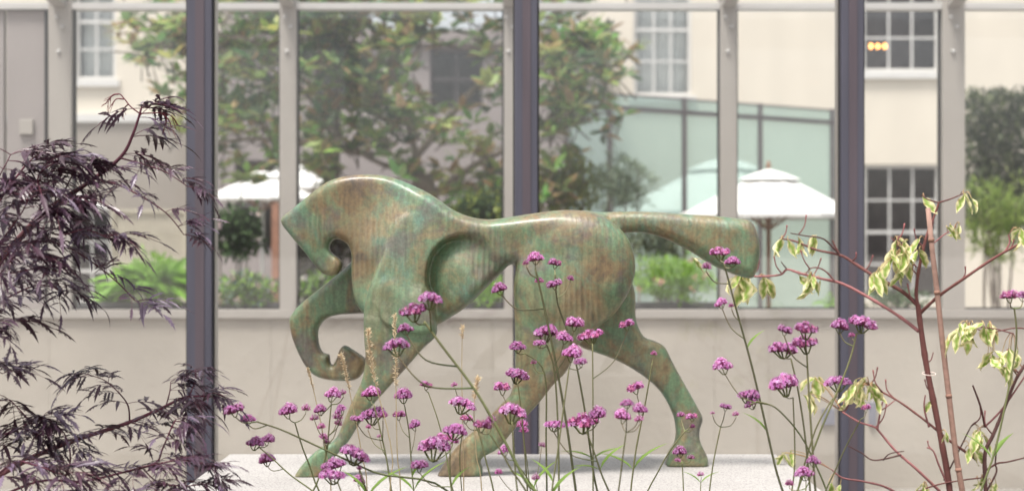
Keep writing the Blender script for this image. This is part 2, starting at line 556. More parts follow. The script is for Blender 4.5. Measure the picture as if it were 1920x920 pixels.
# concrete panels, thin recessed joints between them
jx = [-7.6, X(-320, YW), X(92, YW), X(508, YW), X(924, YW), X(1340, YW), X(1760, YW), X(2180, YW), 7.6]
for a, b in zip(jx[:-1], jx[1:]):
    q = MB(); q.box((a + 0.0006, YW, 0.03), (b - 0.0006, YW + 0.2, z_wall)); q.build('concrete_panel', M['concrete'], fw, bevel=0.0012)
q = MB(); q.box((-7.5, YW + 0.012, 0.03), (7.5, YW + 0.19, z_wall - 0.01)); q.build('joint_backing', M['panel'], fw)
q = MB(); q.box((-7.6, YW - 0.025, z_wall + 0.002), (7.6, YW + 0.18, z_sill)); q.build('sill', M['frame'], fw, bevel=0.003)
mull_px = [(-325, -285), (92, 135), (525, 556), (945, 966), (1350, 1381), (1766, 1808), (2185, 2220)]
ms = []
for k, (a, b) in enumerate(mull_px):
    x0, x1 = X(a, YW), X(b, YW)
    q = MB(); q.box((x0, YW - 0.02, z_sill), (x1, YW + 0.12, z_top)); mo = q.build('mullion', M['frame'], fw, bevel=0.003)
    q = MB()
    for (bx, bz) in ((-0.012, Z(36, YW)), (0.0, Z(52, YW)), (0.012, Z(92, YW)), (-0.014, Z(100, YW))):
        cx = (x0 + x1) / 2 + bx * 2
    for (dx, pz) in ((-0.018, 34), (0.018, 52), (-0.006, 98)):
        bm = MB()
        c = ((x0 + x1) / 2 + dx, YW - 0.02, Z(pz, YW))
        bm.tube([(c[0], c[1] - 0.012, c[2]), (c[0], c[1], c[2])], 0.013, 0.015, 10)
        bm.build('bolt', M['rail'], mo, smooth=True)
    ms.append((x0, x1))
for k in range(len(ms) - 1):
    x0, x1 = ms[k][1], ms[k + 1][0]
    q = MB(); q.box((x0, YW - 0.01, z_tr0), (x1, YW + 0.1, z_tr1)); q.build('transom', M['rail'], fw, bevel=0.002)
    if k == 0:      # solid panel bay at the left end
        xs = [x0, X(8, YW), x1]
        for a, b in zip(xs[:-1], xs[1:]):
            q = MB(); q.box((a + 0.008, YW + 0.02, z_sill + 0.004), (b - 0.008, YW + 0.07, z_tr0 - 0.004)); pn = q.build('wall_panel', M['panel'], fw, bevel=0.003)
        q = MB(); q.box((X(36, YW), YW - 0.004, Z(252, YW)), (X(62, YW), YW + 0.019, Z(224, YW))); sk = q.build('socket_plate', M['frame'], fw, bevel=0.003)
        q = MB(); q.box((x0, YW + 0.03, z_tr1), (x1, YW + 0.042, z_top - 0.05)); q.build('glass_pane', M['glass'], fw)
        q = MB(); q.box((X(84, YW), YW - 0.004, z_sill + 0.01), (X(88, YW), YW + 0.019, z_tr0 - 0.01)); q.build('panel_trim', M['gasket'], fw)
        continue
    q = MB(); q.box((x0 + 0.002, YW + 0.05, z_sill + 0.002), (x1 - 0.002, YW + 0.062, z_tr0 - 0.002)); gp = q.build('glass_pane', M['glass'], fw)
    t = 0.013
    q = MB()
    q.box((x0 + 0.001, YW + 0.03, z_sill + 0.001), (x0 + t, YW + 0.049, z_tr0 - 0.001))
    q.box((x1 - t, YW + 0.03, z_sill + 0.001), (x1 - 0.001, YW + 0.049, z_tr0 - 0.001))
    q.box((x0 + t, YW + 0.03, z_sill + 0.001), (x1 - t, YW + 0.049, z_sill + 0.013))
    q.build('gasket', M['gasket'], gp)
    q = MB(); q.box((x0 + 0.002, YW + 0.05, z_tr1 + 0.002), (x1 - 0.002, YW + 0.062, z_top - 0.05)); q.build('glass_pane', M['glass'], fw)
for (a, b, c, d) in ((1540, 1565, 765, 796), (1628, 1642, 752, 796)):
    q = MB(); q.box((X(a, YW), YW - 0.02, Z(d, YW)), (X(b, YW), YW, Z(c, YW))); q.build('socket_plate', M['plate'], fw, bevel=0.003)

# glass roof of the passage
rf = empty('passage_roof', (0, YW, z_top), 'sloping glass roof on pale rafters above the passage', 'roof')
for k, (x0, x1) in enumerate(ms):
    cx = (x0 + x1) / 2
    q = MB(); q.beam((cx, YW + 0.05, Z(16, YW) + 0.06), (cx, YN + 0.23, 3.62), 0.085, 0.13); q.build('rafter', M['frame'], rf, bevel=0.004)
for k in range(len(ms) - 1):
    xa, xb = (ms[k][0] + ms[k][1]) / 2 + 0.05, (ms[k + 1][0] + ms[k + 1][1]) / 2 - 0.05
    q = MB()
    za, zb = z_top + 0.03, 3.75
    for dz in (0, 0.012):
        i = len(q.v)
        for p in ((xa, YN + 0.1, zb + dz), (xb, YN + 0.1, zb + dz), (xb, YW + 0.15, za + dz), (xa, YW + 0.15, za + dz)): q.vert(p)
    q.face((3, 2, 1, 0)); q.face((4, 5, 6, 7)); q.face((0, 1, 5, 4)); q.face((1, 2, 6, 5)); q.face((2, 3, 7, 6)); q.face((3, 0, 4, 7))
    q.build('roof_pane', M['roof_glass'], rf)
q = MB(); q.box((-7.2, YN + 0.1, 3.37), (7.2, YN + 0.2, 3.52)); q.build('eaves_beam', M['frame'], rf)


# ------------------------------------------------------------------ buildings beyond the second courtyard
def wall_mesh(x0, x1, z0, z1, y, openings, reveal=0.18):
    q = MB()
    xs = sorted({x0, x1, *[o[0] for o in openings], *[o[1] for o in openings]})
    zs = sorted({z0, z1, *[o[2] for o in openings], *[o[3] for o in openings]})
    for a, b in zip(xs[:-1], xs[1:]):
        for c, d in zip(zs[:-1], zs[1:]):
            mx, mz = (a + b) / 2, (c + d) / 2
            if any(o[0] < mx < o[1] and o[2] < mz < o[3] for o in openings): continue
            i = len(q.v)
            for p in ((a, y, c), (b, y, c), (b, y, d), (a, y, d)): q.vert(p)
            q.face((i, i + 1, i + 2, i + 3))
    for (a, b, c, d) in openings:
        i = len(q.v)
        for yy in (y, y + reveal):
            for p in ((a, yy, c), (b, yy, c), (b, yy, d), (a, yy, d)): q.vert(p)
        for k in range(4):
            q.face((i + k, i + 4 + k, i + 4 + (k + 1) % 4, i + (k + 1) % 4))
    return q


def sash(parent, x0, x1, z0, z1, y, cols, rows, curtain=False, t=0.07, bar=0.035, sill=True, fm='white_paint'):
    yy = y + 0.09
    f = MB()
    f.box((x0, yy, z0), (x0 + t, yy + 0.07, z1)); f.box((x1 - t, yy, z0), (x1, yy + 0.07, z1))
    f.box((x0 + t, yy, z0), (x1 - t, yy + 0.07, z0 + t)); f.box((x0 + t, yy, z1 - t), (x1 - t, yy + 0.07, z1))
    w = f.build('window', M[fm], parent)
    ix0, ix1, iz0, iz1 = x0 + t, x1 - t, z0 + t, z1 - t
    for k in range(1, cols):
        cx = ix0 + (ix1 - ix0) * k / cols
        q = MB(); q.box((cx - bar / 2, yy + 0.01, iz0), (cx + bar / 2, yy + 0.05, iz1)); q.build('glazing_bar', M[fm], w)
    for k in range(1, rows):
        cz = iz0 + (iz1 - iz0) * k / rows
        hh = bar * (1.7 if k == rows // 2 else 1.0)
        q = MB(); q.box((ix0, yy + 0.006, cz - hh / 2), (ix1, yy + 0.054, cz + hh / 2)); q.build('glazing_bar', M[fm], w)
    for a in range(cols):
        for b in range(rows):
            px0 = ix0 + (ix1 - ix0) * a / cols; px1 = ix0 + (ix1 - ix0) * (a + 1) / cols
            pz0 = iz0 + (iz1 - iz0) * b / rows; pz1 = iz0 + (iz1 - iz0) * (b + 1) / rows
            q = MB(); q.box((px0 + bar / 2, yy + 0.026, pz0 + bar / 2), (px1 - bar / 2, yy + 0.032, pz1 - bar / 2)); q.build('pane', M['glass'], w)
    if sill:
        q = MB(); q.box((x0 - 0.08, y - 0.08, z0 - 0.13), (x1 + 0.08, y + 0.089, z0 - 0.003)); q.build('sill', M[fm], w)
    if curtain:
        q = MB()
        n = 48
        for k in range(n + 1):
            xx = ix0 + (ix1 - ix0) * k / n
            dy = 0.03 * math.sin(k * 1.9) + 0.012 * math.sin(k * 0.7)
            q.vert((xx, yy + 0.2 + dy, iz0 - 0.05)); q.vert((xx, yy + 0.2 + dy, iz1 + 0.05))
        for k in range(n): q.face((2 * k, 2 * k + 2, 2 * k + 3, 2 * k + 1))
        q.build('curtain', M['curtain'], w, smooth=True)
    return w


def shell(parent, x0, x1, y0, y1, z1, mat, roofmat):
    q = MB()
    q.box((x0 + 0.002, y0 + 1.6, 0.0), (x1 - 0.002, y0 + 1.75, z1 - 0.01))
    q.build('inner_wall', M['interior'], parent)
    q = MB()
    for xx in (x0, x1):
        i = len(q.v)
        for p in ((xx, y0, 0), (xx, y1, 0), (xx, y1, z1), (xx, y0, z1)): q.vert(p)
        q.face((i, i + 1, i + 2, i + 3))
    i = len(q.v)
    for p in ((x0, y1, 0), (x1, y1, 0), (x1, y1, z1), (x0, y1, z1)): q.vert(p)
    q.face((i + 1, i, i + 3, i + 2))
    q.build('outer_wall', mat, parent)
    q = MB(); q.box((x0 - 0.15, y0 - 0.15, z1), (x1 + 0.15, y1 + 0.15, z1 + 0.25)); q.build('roof', roofmat, parent)


YB = 30.0
# cream building on the right
b1 = empty('cream_building', (X(1600, YB), YB, 0), 'cream rendered building with white sash windows on the right', 'building')
bx0, bx1 = X(1120, YB), X(2300, YB)
ops = [(X(1188, YB), X(1297, YB), Z(180, YB), Z(-70, YB)), (X(1618, YB), X(1763, YB), Z(135, YB), Z(-110, YB)), (X(1620, YB), X(1764, YB), Z(562, YB), Z(308, YB))]
wall_mesh(bx0, bx1, 0, 8.5, YB, ops).build('front_wall', M['cream'], b1)
shell(b1, bx0, bx1, YB, YB + 9, 8.5, M['cream'], M['grey_render'])
sash(b1, *ops[0], YB, 3, 4, curtain=True)
sash(b1, *ops[1], YB, 3, 4)
sash(b1, *ops[2], YB, 3, 4, sill=False)
# cream building on the left, coloured darker below the string course
b2 = empty('pale_building', (X(150, YB), YB, 0), 'cream building at the far left, darker taupe below the string course', 'building')
cx0, cx1 = X(-500, YB), X(420, YB)
zf = Z(214, YB)
ops2 = [(X(140, YB), X(217, YB), Z(150, YB), Z(-70, YB)), (X(-150, YB), X(-70, YB), Z(150, YB), Z(-70, YB))]
ops2b = [(X(132, YB), X(208, YB), 0.5, Z(392, YB))]
wall_mesh(cx0, cx1, zf, 8.5, YB, ops2).build('upper_wall', M['cream'], b2)
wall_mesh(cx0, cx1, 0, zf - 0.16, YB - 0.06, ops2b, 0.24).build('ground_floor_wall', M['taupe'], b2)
q = MB(); q.box((cx0, YB - 0.12, zf - 0.158), (cx1, YB + 0.1, zf - 0.002)); q.build('string_course', M['white_paint'], b2)
shell(b2, cx0, cx1, YB, YB + 9, 8.5, M['cream'], M['grey_render'])
for o in ops2: sash(b2, *o, YB, 2, 4, curtain=True)
sash(b2, *ops2b[0], YB, 2, 3, sill=False)
# mauve grey wing behind the magnolia
YG = 28.0
b3 = empty('grey_wing', (X(760, YG), YG, 0), 'mauve grey rendered wing with dark windows behind the magnolia', 'building')
dx0, dx1 = X(372, YG), X(1135, YG)
ops3 = [(X(806, YG), X(906, YG), Z(204, YG), Z(92, YG)), (X(590, YG), X(680, YG), Z(204, YG), Z(92, YG)), (X(440, YG), X(520, YG), Z(470, YG), Z(300, YG)), (X(880, YG), X(970, YG), Z(520, YG), Z(340, YG))]
zg = Z(84, YG)
wall_mesh(dx0, dx1, 0, zg, YG, ops3).build('front_wall', M['grey_render'], b3)
shell(b3, dx0, dx1, YG, YG + 8, zg, M['grey_render'], M['grey_render'])
for o in ops3: sash(b3, *o, YG, 2, 2, t=0.05, bar=0.03, sill=False, fm='dark_metal')

# chandelier glowing in the upper right window
ch = empty('chandelier', P(1646, 60, 30.7), 'three warm glowing lamps hanging inside the upper right window', 'lamp')
q = MB(); c = P(1646, 95, 30.7)
q.tube([c, c + Vector((0, 0, 1.2))], 0.012, n=6)
q.tube([P(1630, 95, 30.7), P(1662, 95, 30.7)], 0.01, n=6)
q.build('bracket', M['dark_metal'], ch)
for px in (1633, 1646, 1659):
    q = MB(); q.lathe([(0.005, -0.05), (0.026, -0.03), (0.034, 0.0), (0.026, 0.03), (0.005, 0.05)], P(px, 87, 30.7), 10); q.build('bulb', M['bulb'], ch, smooth=True)

# ------------------------------------------------------------------ green glass fence
A, B = Vector((X(1060, 19.4), 19.4, 0)), Vector((X(1612, 22.6), 22.6, 0))
gf = empty('glass_fence', (A + B) / 2, 'tall pale green glass fence with dark posts and top rail', 'fence')
dirv = (B - A).normalized()
def on(px):
    # point on the fence line that is seen at px
    k = (px - 960.0) / FPX
    t = (k * A.y - A.x) / (dirv.x - k * dirv.y)
    return A + dirv * t
def fence_z(p, py): return Z(py, p.y)
ztop_f = Z(176, on(1140).y); zr = Z(203, on(1140).y)
fp = [1062, 1143, 1283, 1425, 1560, 1610]
for a, b in zip(fp[:-1], fp[1:]):
    p0, p1 = on(a), on(b)
    m0, m1 = p0 + dirv * 0.03, p1 - dirv * 0.03
    for (za, zb) in ((0.1, zr - 0.02), (zr + 0.04, ztop_f - 0.015)):
        q = MB(); q.beam(m0 + Vector((0, 0, (za + zb) / 2)), m1 + Vector((0, 0, (za + zb) / 2)), 0.015, zb - za); q.build('glass_panel', M['green_glass'], gf)
    q = MB(); q.beam(m0 + Vector((0, 0, zr + 0.01)), m1 + Vector((0, 0, zr + 0.01)), 0.06, 0.055); q.build('rail', M['dark_metal'], gf)
    q = MB(); q.beam(m0 + Vector((0, 0, ztop_f)), m1 + Vector((0, 0, ztop_f)), 0.04, 0.022); q.build('top_rail', M['dark_metal'], gf)
for a in fp:
    p = on(a); q = MB(); q.box((p.x - 0.029, p.y - 0.04, 0), (p.x + 0.029, p.y + 0.04, ztop_f + 0.02)); q.build('post', M['dark_metal'], gf)


# ------------------------------------------------------------------ parasols
def parasol(px, D, rim_py, apex_py, half_px, label, rot=0.2, pole='wood'):
    zr_, za = Z(rim_py, D), Z(apex_py, D)
    rad = half_px * D / FPX
    c = Vector((X(px, D), D, 0))
    o = empty('parasol', c, label, 'parasol', 'white parasols in the far courtyard')
    n = 8
    q = MB()
    rings = []
    for (fr, fz) in ((0.10, 0.93), (0.30, 0.74), (0.62, 0.37), (0.86, 0.12), (1.0, 0.0), (1.0, -0.10)):
        ring = []
        for j in range(n * 4):
            a = rot + 2 * math.pi * j / (n * 4)
            seg = (j % 4) / 4.0
            flat = math.cos(math.pi / n) / math.cos((seg - 0.5) * 2 * math.pi / n) if fr > 0.05 else 1
            sag = -0.02 * math.sin(math.pi * seg) * (1 - abs(2 * fr - 1.1)) * (za - zr_) * 2
            if fz < 0: sag = 0.25 * math.sin(math.pi * seg) * 0.06 * (za - zr_)
            ring.append(q.vert((c.x + rad * fr * flat * math.cos(a), c.y + rad * fr * flat * math.sin(a), zr_ + (za - zr_) * fz + sag)))
        rings.append(ring)
    for k in range(len(rings) - 1):
        m = n * 4
        for j in range(m): q.face((rings[k + 1][j], rings[k + 1][(j + 1) % m], rings[k][(j + 1) % m], rings[k][j]))
    cn = q.build('canopy', M['canvas'], o)
    sd = cn.modifiers.new('thick', 'SOLIDIFY'); sd.thickness = 0.006
    q = MB()
    h = za - zr_
    top = q.vert((c.x, c.y, za + 0.02))
    rr = []
    for fr, fz in ((0.16, 0.92), (0.34, 0.765)):
        rr.append([q.vert((c.x + rad * fr * math.cos(rot + 2 * math.pi * j / n), c.y + rad * fr * math.sin(rot + 2 * math.pi * j / n), zr_ + h * fz + 0.012)) for j in range(n)])
    for j in range(n):
        q.face((rr[0][j], rr[0][(j + 1) % n], top)); q.face((rr[1][j], rr[1][(j + 1) % n], rr[0][(j + 1) % n], rr[0][j]))
    cp = q.build('vent_cap', M['canvas'], cn)
    sd = cp.modifiers.new('thick', 'SOLIDIFY'); sd.thickness = 0.006
    pm = M[pole]
    q = MB(); q.tube([(c.x, c.y, 0.08), (c.x, c.y, za - 0.02)], 0.026, n=10); q.build('pole', pm, o, smooth=True)
    q = MB(); q.lathe([(0.02, 0.0), (0.03, 0.03), (0.015, 0.07), (0.004, 0.09)], (c.x, c.y, za + 0.02), 10); q.build('finial', M['wood'], o, smooth=True)
    q = MB(); q.lathe([(0.30, 0.0), (0.30, 0.06), (0.06, 0.09), (0.04, 0.3)], (c.x, c.y, 0.0), 16); q.build('base', M['dark_metal'], o)
    for j in range(n):
        a = rot + 2 * math.pi * j / n
        e = Vector((c.x + rad * 0.98 * math.cos(a), c.y + rad * 0.98 * math.sin(a), zr_ - 0.004))
        s = Vector((c.x + 0.03 * math.cos(a), c.y + 0.03 * math.sin(a), za - 0.08))
        q = MB(); q.beam(s, e, 0.015, 0.02); rb = q.build('rib', M['wood'], o)
        q = MB(); q.beam(Vector((c.x, c.y, zr_ - 0.15)) + Vector((0.03 * math.cos(a), 0.03 * math.sin(a), 0)), s.lerp(e, 0.5), 0.012, 0.016); q.build('strut', M['wood'], rb)
    return o


parasol(1441, 16.5, 402, 320, 178, 'nearest white parasol with wooden pole in front of green glass fence', 0.39)
parasol(1360, 23.2, 398, 297, 225, 'hazy white parasol standing behind the green glass fence', 0.2)
parasol(492, 21.0, 372, 322, 112, 'white parasol on a white pole left of the horse head', 0.3, 'white_paint')
parasol(545, 25.5, 352, 306, 88, 'further white parasol peeping out above the left one', 0.1, 'white_paint')
parasol(118, 22.0, 390, 352, 86, 'white parasol at far left half hidden by dark elder leaves', 0.2, 'wood')

# brick pier and trellis beyond the left parasol
q = MB(); q.box((X(509, 23), 23, 0), (X(528, 23), 23.2, Z(372, 23))); 
tag(q.build('brick_pier', M['brick'], None, bevel=0.01), 'narrow red brick pier beside the white parasol pole', 'pier')
tr = empty('trellis', (X(285, 22), 22, 0), 'beige slatted trellis panel behind the green ferns at left', 'trellis')
x0, x1, z0, z1 = X(208, 22), X(352, 22), 0.1, Z(392, 22)
q = MB(); q.box((x0, 22, z0), (x0 + 0.05, 22.05, z1)); q.build('stile', M['trellis'], tr)
q = MB(); q.box((x1 - 0.05, 22, z0), (x1, 22.05, z1)); q.build('stile', M['trellis'], tr)
q = MB(); q.box((x0 + 0.05, 22, z1 - 0.05), (x1 - 0.05, 22.05, z1)); q.build('top_rail', M['trellis'], tr)
q = MB()
n = 17
for k in range(n):
    xx = x0 + 0.05 + (x1 - x0 - 0.1) * (k + 0.5) / n
    q.box((xx - 0.022, 22.03, z0), (xx + 0.022, 22.045, z1 - 0.05))
q.box((x0 + 0.05, 22.05, 0.9), (x1 - 0.05, 22.065, 0.96))
q.box((x0 + 0.05, 22.05, 1.7), (x1 - 0.05, 22.065, 1.76))
tag(q.build('lattice', M['trellis'], tr), kind='stuff')


# ================================================================== BRONZE HORSE
S5 = 5.0 / FPX
Z_PLINTH = Z(893, 4.88)


def poly_sd(poly, U, V):
    """signed distance to a closed polygon, positive inside"""
    p = np.array([(a[0], a[1]) for a in poly])
    q = np.roll(p, -1, axis=0)
    d2 = np.full(U.shape, 1e9)
    ins = np.zeros(U.shape, bool)
    for (ax, ay), (bx, by) in zip(p, q):
        ex, ey = bx - ax, by - ay
        L2 = ex * ex + ey * ey
        if L2 < 1e-14: continue
        t = np.clip(((U - ax) * ex + (V - ay) * ey) / L2, 0, 1)
        dx, dy = U - (ax + t * ex), V - (ay + t * ey)
        d2 = np.minimum(d2, dx * dx + dy * dy)
        c = ((ay > V) != (by > V))
        if abs(ey) > 1e-12:
            ins ^= c & (U < (V - ay) * ex / ey + ax)
    d = np.sqrt(d2)
    return np.where(ins, d, -d)


def field2d(pts, U, V, sig):
    """smooth map through control values: pts = (px, py, v1, v2, ...)"""
    a = np.array(pts, float)
    num = [np.zeros(U.shape) for _ in range(a.shape[1] - 2)]
    den = np.zeros(U.shape)
    for row in a:
        w = np.exp(-((U - row[0] * 1.0) ** 2 + (V - row[1]) ** 2) / (2 * sig * sig)) + 1e-9
        den += w
        for k in range(len(num)): num[k] += w * row[2 + k]
    return [n / den for n in num]


def surface_nets(F, org, h):
    nx, ny, nz = F.shape
    S = F > 0
    cnt = np.zeros((nx - 1, ny - 1, nz - 1), np.int8)
    for i in (0, 1):
        for j in (0, 1):
            for k in (0, 1):
                cnt += S[i:nx - 1 + i, j:ny - 1 + j, k:nz - 1 + k]
    act = (cnt > 0) & (cnt < 8)
    I, J, K = np.nonzero(act)
    idx = np.full(act.shape, -1, np.int64)
    idx[I, J, K] = np.arange(len(I))
    acc = np.zeros((len(I), 3)); num = np.zeros(len(I))
    corners = [(a, b, c) for a in (0, 1) for b in (0, 1) for c in (0, 1)]
    for c0 in corners:
        for ax in range(3):
            if c0[ax]: continue
            c1 = list(c0); c1[ax] = 1
            f0 = F[I + c0[0], J + c0[1], K + c0[2]]; f1 = F[I + c1[0], J + c1[1], K + c1[2]]
            m = (f0 > 0) != (f1 > 0)
            t = np.where(m, f0 / np.where(m, f0 - f1, 1), 0)
            p = np.zeros((len(I), 3))
            p[:, 0], p[:, 1], p[:, 2] = c0
            p[:, ax] = t
            acc[m] += p[m]; num[m] += 1
    vert = (acc / num[:, None] + np.stack([I, J, K], 1)) * h + np.array(org)
    quads = []
    for ax in range(3):
        sl0 = [slice(None)] * 3; sl1 = [slice(None)] * 3
        sl0[ax] = slice(0, -1); sl1[ax] = slice(1, None)
        ch = S[tuple(sl0)] != S[tuple(sl1)]
        a, b, c = np.nonzero(ch)
        o1, o2 = [(1, 2), (2, 0), (0, 1)][ax]
        pos = np.stack([a, b, c], 1)
        ok = (pos[:, o1] > 0) & (pos[:, o2] > 0) & (pos[:, o1] < F.shape[o1] - 1) & (pos[:, o2] < F.shape[o2] - 1)
        pos = pos[ok]
        flip = S[pos[:, 0], pos[:, 1], pos[:, 2]]
        def cell(d1, d2):
            q = pos.copy(); q[:, o1] -= d1; q[:, o2] -= d2
            return idx[q[:, 0], q[:, 1], q[:, 2]]
        Q = np.stack([cell(1, 1), cell(0, 1), cell(0, 0), cell(1, 0)], 1)
        Q[~flip] = Q[~flip][:, ::-1]
        quads.append(Q)
    return vert, np.concatenate(quads)


def make_horse():
    h = 0.0042
    x0, x1 = X(515, 5.0), X(1440, 5.05)
    y0, y1 = -0.235, 0.235
    z0, z1 = Z_PLINTH - 0.02, Z(318, 5.0)
    gx = np.arange(x0, x1, h); gy = np.arange(y0, y1, h); gz = np.arange(z0, z1, h)
    U, V = np.meshgrid(gx, gz, indexing='ij')          # world x, world z
    Yg = gy[None, :, None]

    def comp(poly_px, yc, ctrl, sig_px, npow=2.3, W_sub=None, smooth=5):
        D = 5.0 + yc
        poly = [(X(p[0], D), Z(p[1], D)) for p in catmull([(a, b, 0) for a, b in poly_px], smooth, True)]
        d = poly_sd(poly, U, V)
        pts = [(X(c[0], D), Z(c[1], D)) + tuple(c[2:]) for c in ctrl]
        fl = field2d(pts, U, V, sig_px * D / FPX)
        W, Rr = fl[0], fl[1]
        dy = fl[2] if len(fl) > 2 else None
        if W_sub is not None: W = np.maximum(W - W_sub, 0.02)
        a = np.maximum(1 - d / Rr, 0)[:, None, :]
        cy = yc + (dy if dy is not None else 0)
        cyy = cy[:, None, :] if isinstance(cy, np.ndarray) else cy
        b = np.abs(Yg - cyy) / W[:, None, :]
        m = np.minimum(W, Rr)[:, None, :]
        return (m * (1 - (a ** npow + b ** npow) ** (1.0 / npow))).astype(np.float32)

    def union(A, Bf, k):
        if k <= 0: return np.maximum(A, Bf)
        hh = np.clip(0.5 + 0.5 * (A - Bf) / k, 0, 1)
        return Bf + (A - Bf) * hh + k * hh * (1 - hh)

    # --- rib hollow carved behind the shoulder (near side and, mirrored, the far side)
    hol = [(806, 560), (797, 530), (799, 500), (808, 474), (826, 452), (852, 439), (884, 434), (916, 443), (944, 468), (985, 515), (950, 565), (900, 610), (850, 645), (818, 640)]
    hp = [(X(a, 4.9), Z(b, 4.9)) for a, b in [(p.x, p.y) for p in catmull([(a, b, 0) for a, b in hol], 5, True)]]
    hd = poly_sd(hp, U, V)
    arc = [(815, 625), (803, 575), (797, 530), (799, 500), (808, 474), (826, 452), (852, 439), (884, 434), (912, 441), (938, 462)]
    wgt = [0.75, 0.95, 1.0, 1.0, 1.0, 0.95, 0.8, 0.6, 0.38, 0.0]
    ap = [(X(p[0], 4.9), Z(p[1], 4.9), p[2]) for p in [(q_.x, q_.y, q_.z) for q_ in catmull([(a, b, w) for (a, b), w in zip(arc, wgt)], 4)]]
    dm = np.full(U.shape, 9.0); ww = np.zeros(U.shape)
    den_ = np.zeros(U.shape)
    for (ax_, az_, w_) in ap:
        dd_ = np.hypot(U - ax_, V - az_)
        dm = np.minimum(dm, dd_)
        k_ = 1.0 / (dd_ ** 3 + 1e-6)
        ww += w_ * k_; den_ += k_
    ww /= den_
    edge = np.clip(hd / (0.012 + 0.06 * (1 - ww)), 0, 1); edge = edge * edge * (3 - 2 * edge)
    carve = 0.062 * ww * edge * np.exp(-(dm / 0.085) ** 1.3)
    # a small deep slit at the front of the hollow
    # --- trunk, neck and head
    body = [(527, 413), (550, 391), (578, 368), (614, 342), (648, 331), (689, 327.5), (728, 331), (761, 342), (800, 360), (826, 376), (846, 391), (874, 404), (907, 411), (939, 409.5), (988, 402), (1037, 395.5), (1075, 394), (1112, 399), (1145, 416),
            (1166, 440), (1176, 470), (1178, 500), (1172, 530), (1155, 565), (1120, 600), (1070, 625), (1015, 600), (985, 545), (974, 508), (966, 497), (955, 497), (942, 509), (910, 541), (874, 575), (845, 594), (815, 610), (770, 622), (730, 618), (700, 600), (679, 583), (666, 560), (661, 530), (660, 500), (660, 480), (656, 463), (644, 451.5), (629, 448), (620, 455), (618, 467), (626, 477), (637, 485), (642, 495), (638, 507), (628, 515), (615, 516), (600, 508), (573, 474), (549, 446)]
    bctrl = [(530, 412, .020, 0.024), (560, 440, .030, 0.032), (600, 490, .026, 0.028), (625, 505, .022, 0.024), (590, 400, .045, 0.040), (640, 365, .056, 0.040), (690, 345, .058, 0.036), (640, 425, .055, 0.032), (680, 420, .064, 0.040), (675, 500, .068, 0.048), (680, 560, .066, 0.048),
             (745, 370, .075, 0.040), (735, 470, .120, 0.056), (730, 570, .11, 0.056), (772, 435, .128, 0.056), (800, 400, .115, 0.044), (800, 500, .135, 0.056), (800, 590, .125, 0.048), (860, 430, .125, 0.044), (860, 520, .14, 0.048), (920, 450, .130, 0.048), (940, 490, .12, 0.044), (980, 440, .135, 0.056),
             (1040, 440, .15, 0.072), (1100, 440, .15, 0.080), (1150, 470, .125, 0.072), (1100, 540, .14, 0.080), (1030, 560, .13, 0.072), (1000, 520, .13, 0.064)]
    F = comp(body, 0.0, bctrl, 34, 3.6, W_sub=carve)
    # --- near haunch and hind leg (reaches forward under the belly)
    nh = [(975, 470), (1000, 440), (1040, 416), (1080, 407), (1118, 409), (1146, 420), (1170, 438), (1184, 462), (1190.5, 491), (1188, 521), (1174, 556), (1152, 588), (1129, 606), (1100, 630), (1084, 648), (1071, 678), (1059, 699), (1036, 722), (1009, 756), (965, 803), (938, 836), (920, 848), (906, 856), (901, 866), (905, 877), (902, 892), (880, 900), (847, 900), (818, 898), (826, 880), (841, 856), (864, 829), (908, 789), (940, 757), (957, 738), (966, 705), (966, 680), (965, 608), (963, 543), (967, 503)]
    nctrl = [(1000, 450, .05, 0.076), (1060, 450, .078, 0.093), (1120, 450, .085, 0.102), (1150, 500, .085, 0.102), (1060, 540, .085, 0.093), (1000, 540, .07, 0.060), (1100, 600, .07, 0.076), (1000, 640, .062, 0.051), (1040, 660, .06, 0.051), (1010, 700, .052, 0.043), (980, 740, .046, 0.038), (930, 790, .038, 0.034), (890, 830, .034, 0.030), (860, 860, .04, 0.034), (840, 885, .045, 0.034), (890, 885, .042, 0.030)]
    F = union(F, comp(nh, -0.085, nctrl, 30, 2.8), 0.014)
    # --- far hind leg (stretched back)
    fh = [(1040, 560), (1100, 520), (1170, 520), (1189, 543), (1191, 590), (1197, 614), (1209, 632), (1228, 639), (1246, 650), (1262, 681), (1287, 726), (1309, 765), (1317, 784), (1312, 802), (1311, 820), (1317, 837), (1324, 851), (1327, 864), (1322, 880), (1290, 884), (1250, 882), (1253, 849), (1263, 832), (1267, 815), (1266, 795), (1261, 775), (1243, 740), (1216, 712), (1181, 688), (1147, 671), (1114, 659), (1087, 648), (1055, 620)]
    fctrl = [(1080, 580, .08, 0.060), (1150, 560, .08, 0.060), (1180, 620, .068, 0.053), (1120, 640, .07, 0.045), (1200, 660, .056, 0.041), (1240, 690, .048, 0.034), (1265, 740, .040, 0.030), (1288, 785, .036, 0.026), (1288, 820, .036, 0.026), (1290, 850, .046, 0.030), (1265, 865, .048, 0.026), (1315, 862, .044, 0.026)]
    F = union(F, comp(fh, 0.135, fctrl, 26, 3.0), 0.02)
    # --- near shoulder and foreleg
    nf = [(735, 420), (765, 395), (800, 400), (820, 430), (806, 470), (797, 510), (800, 545), (808, 575), (818, 606), (817, 630), (794, 652), (767, 683), (733, 721), (699, 759), (672, 797), (653, 827), (630, 854), (612, 872), (607, 890), (603, 908), (577, 910), (548, 906), (556, 886), (569, 868), (596, 842), (628, 823), (645, 788), (661, 750), (679, 712), (686, 672), (684, 636), (683, 590), (687, 558), (703, 509), (722, 457)]
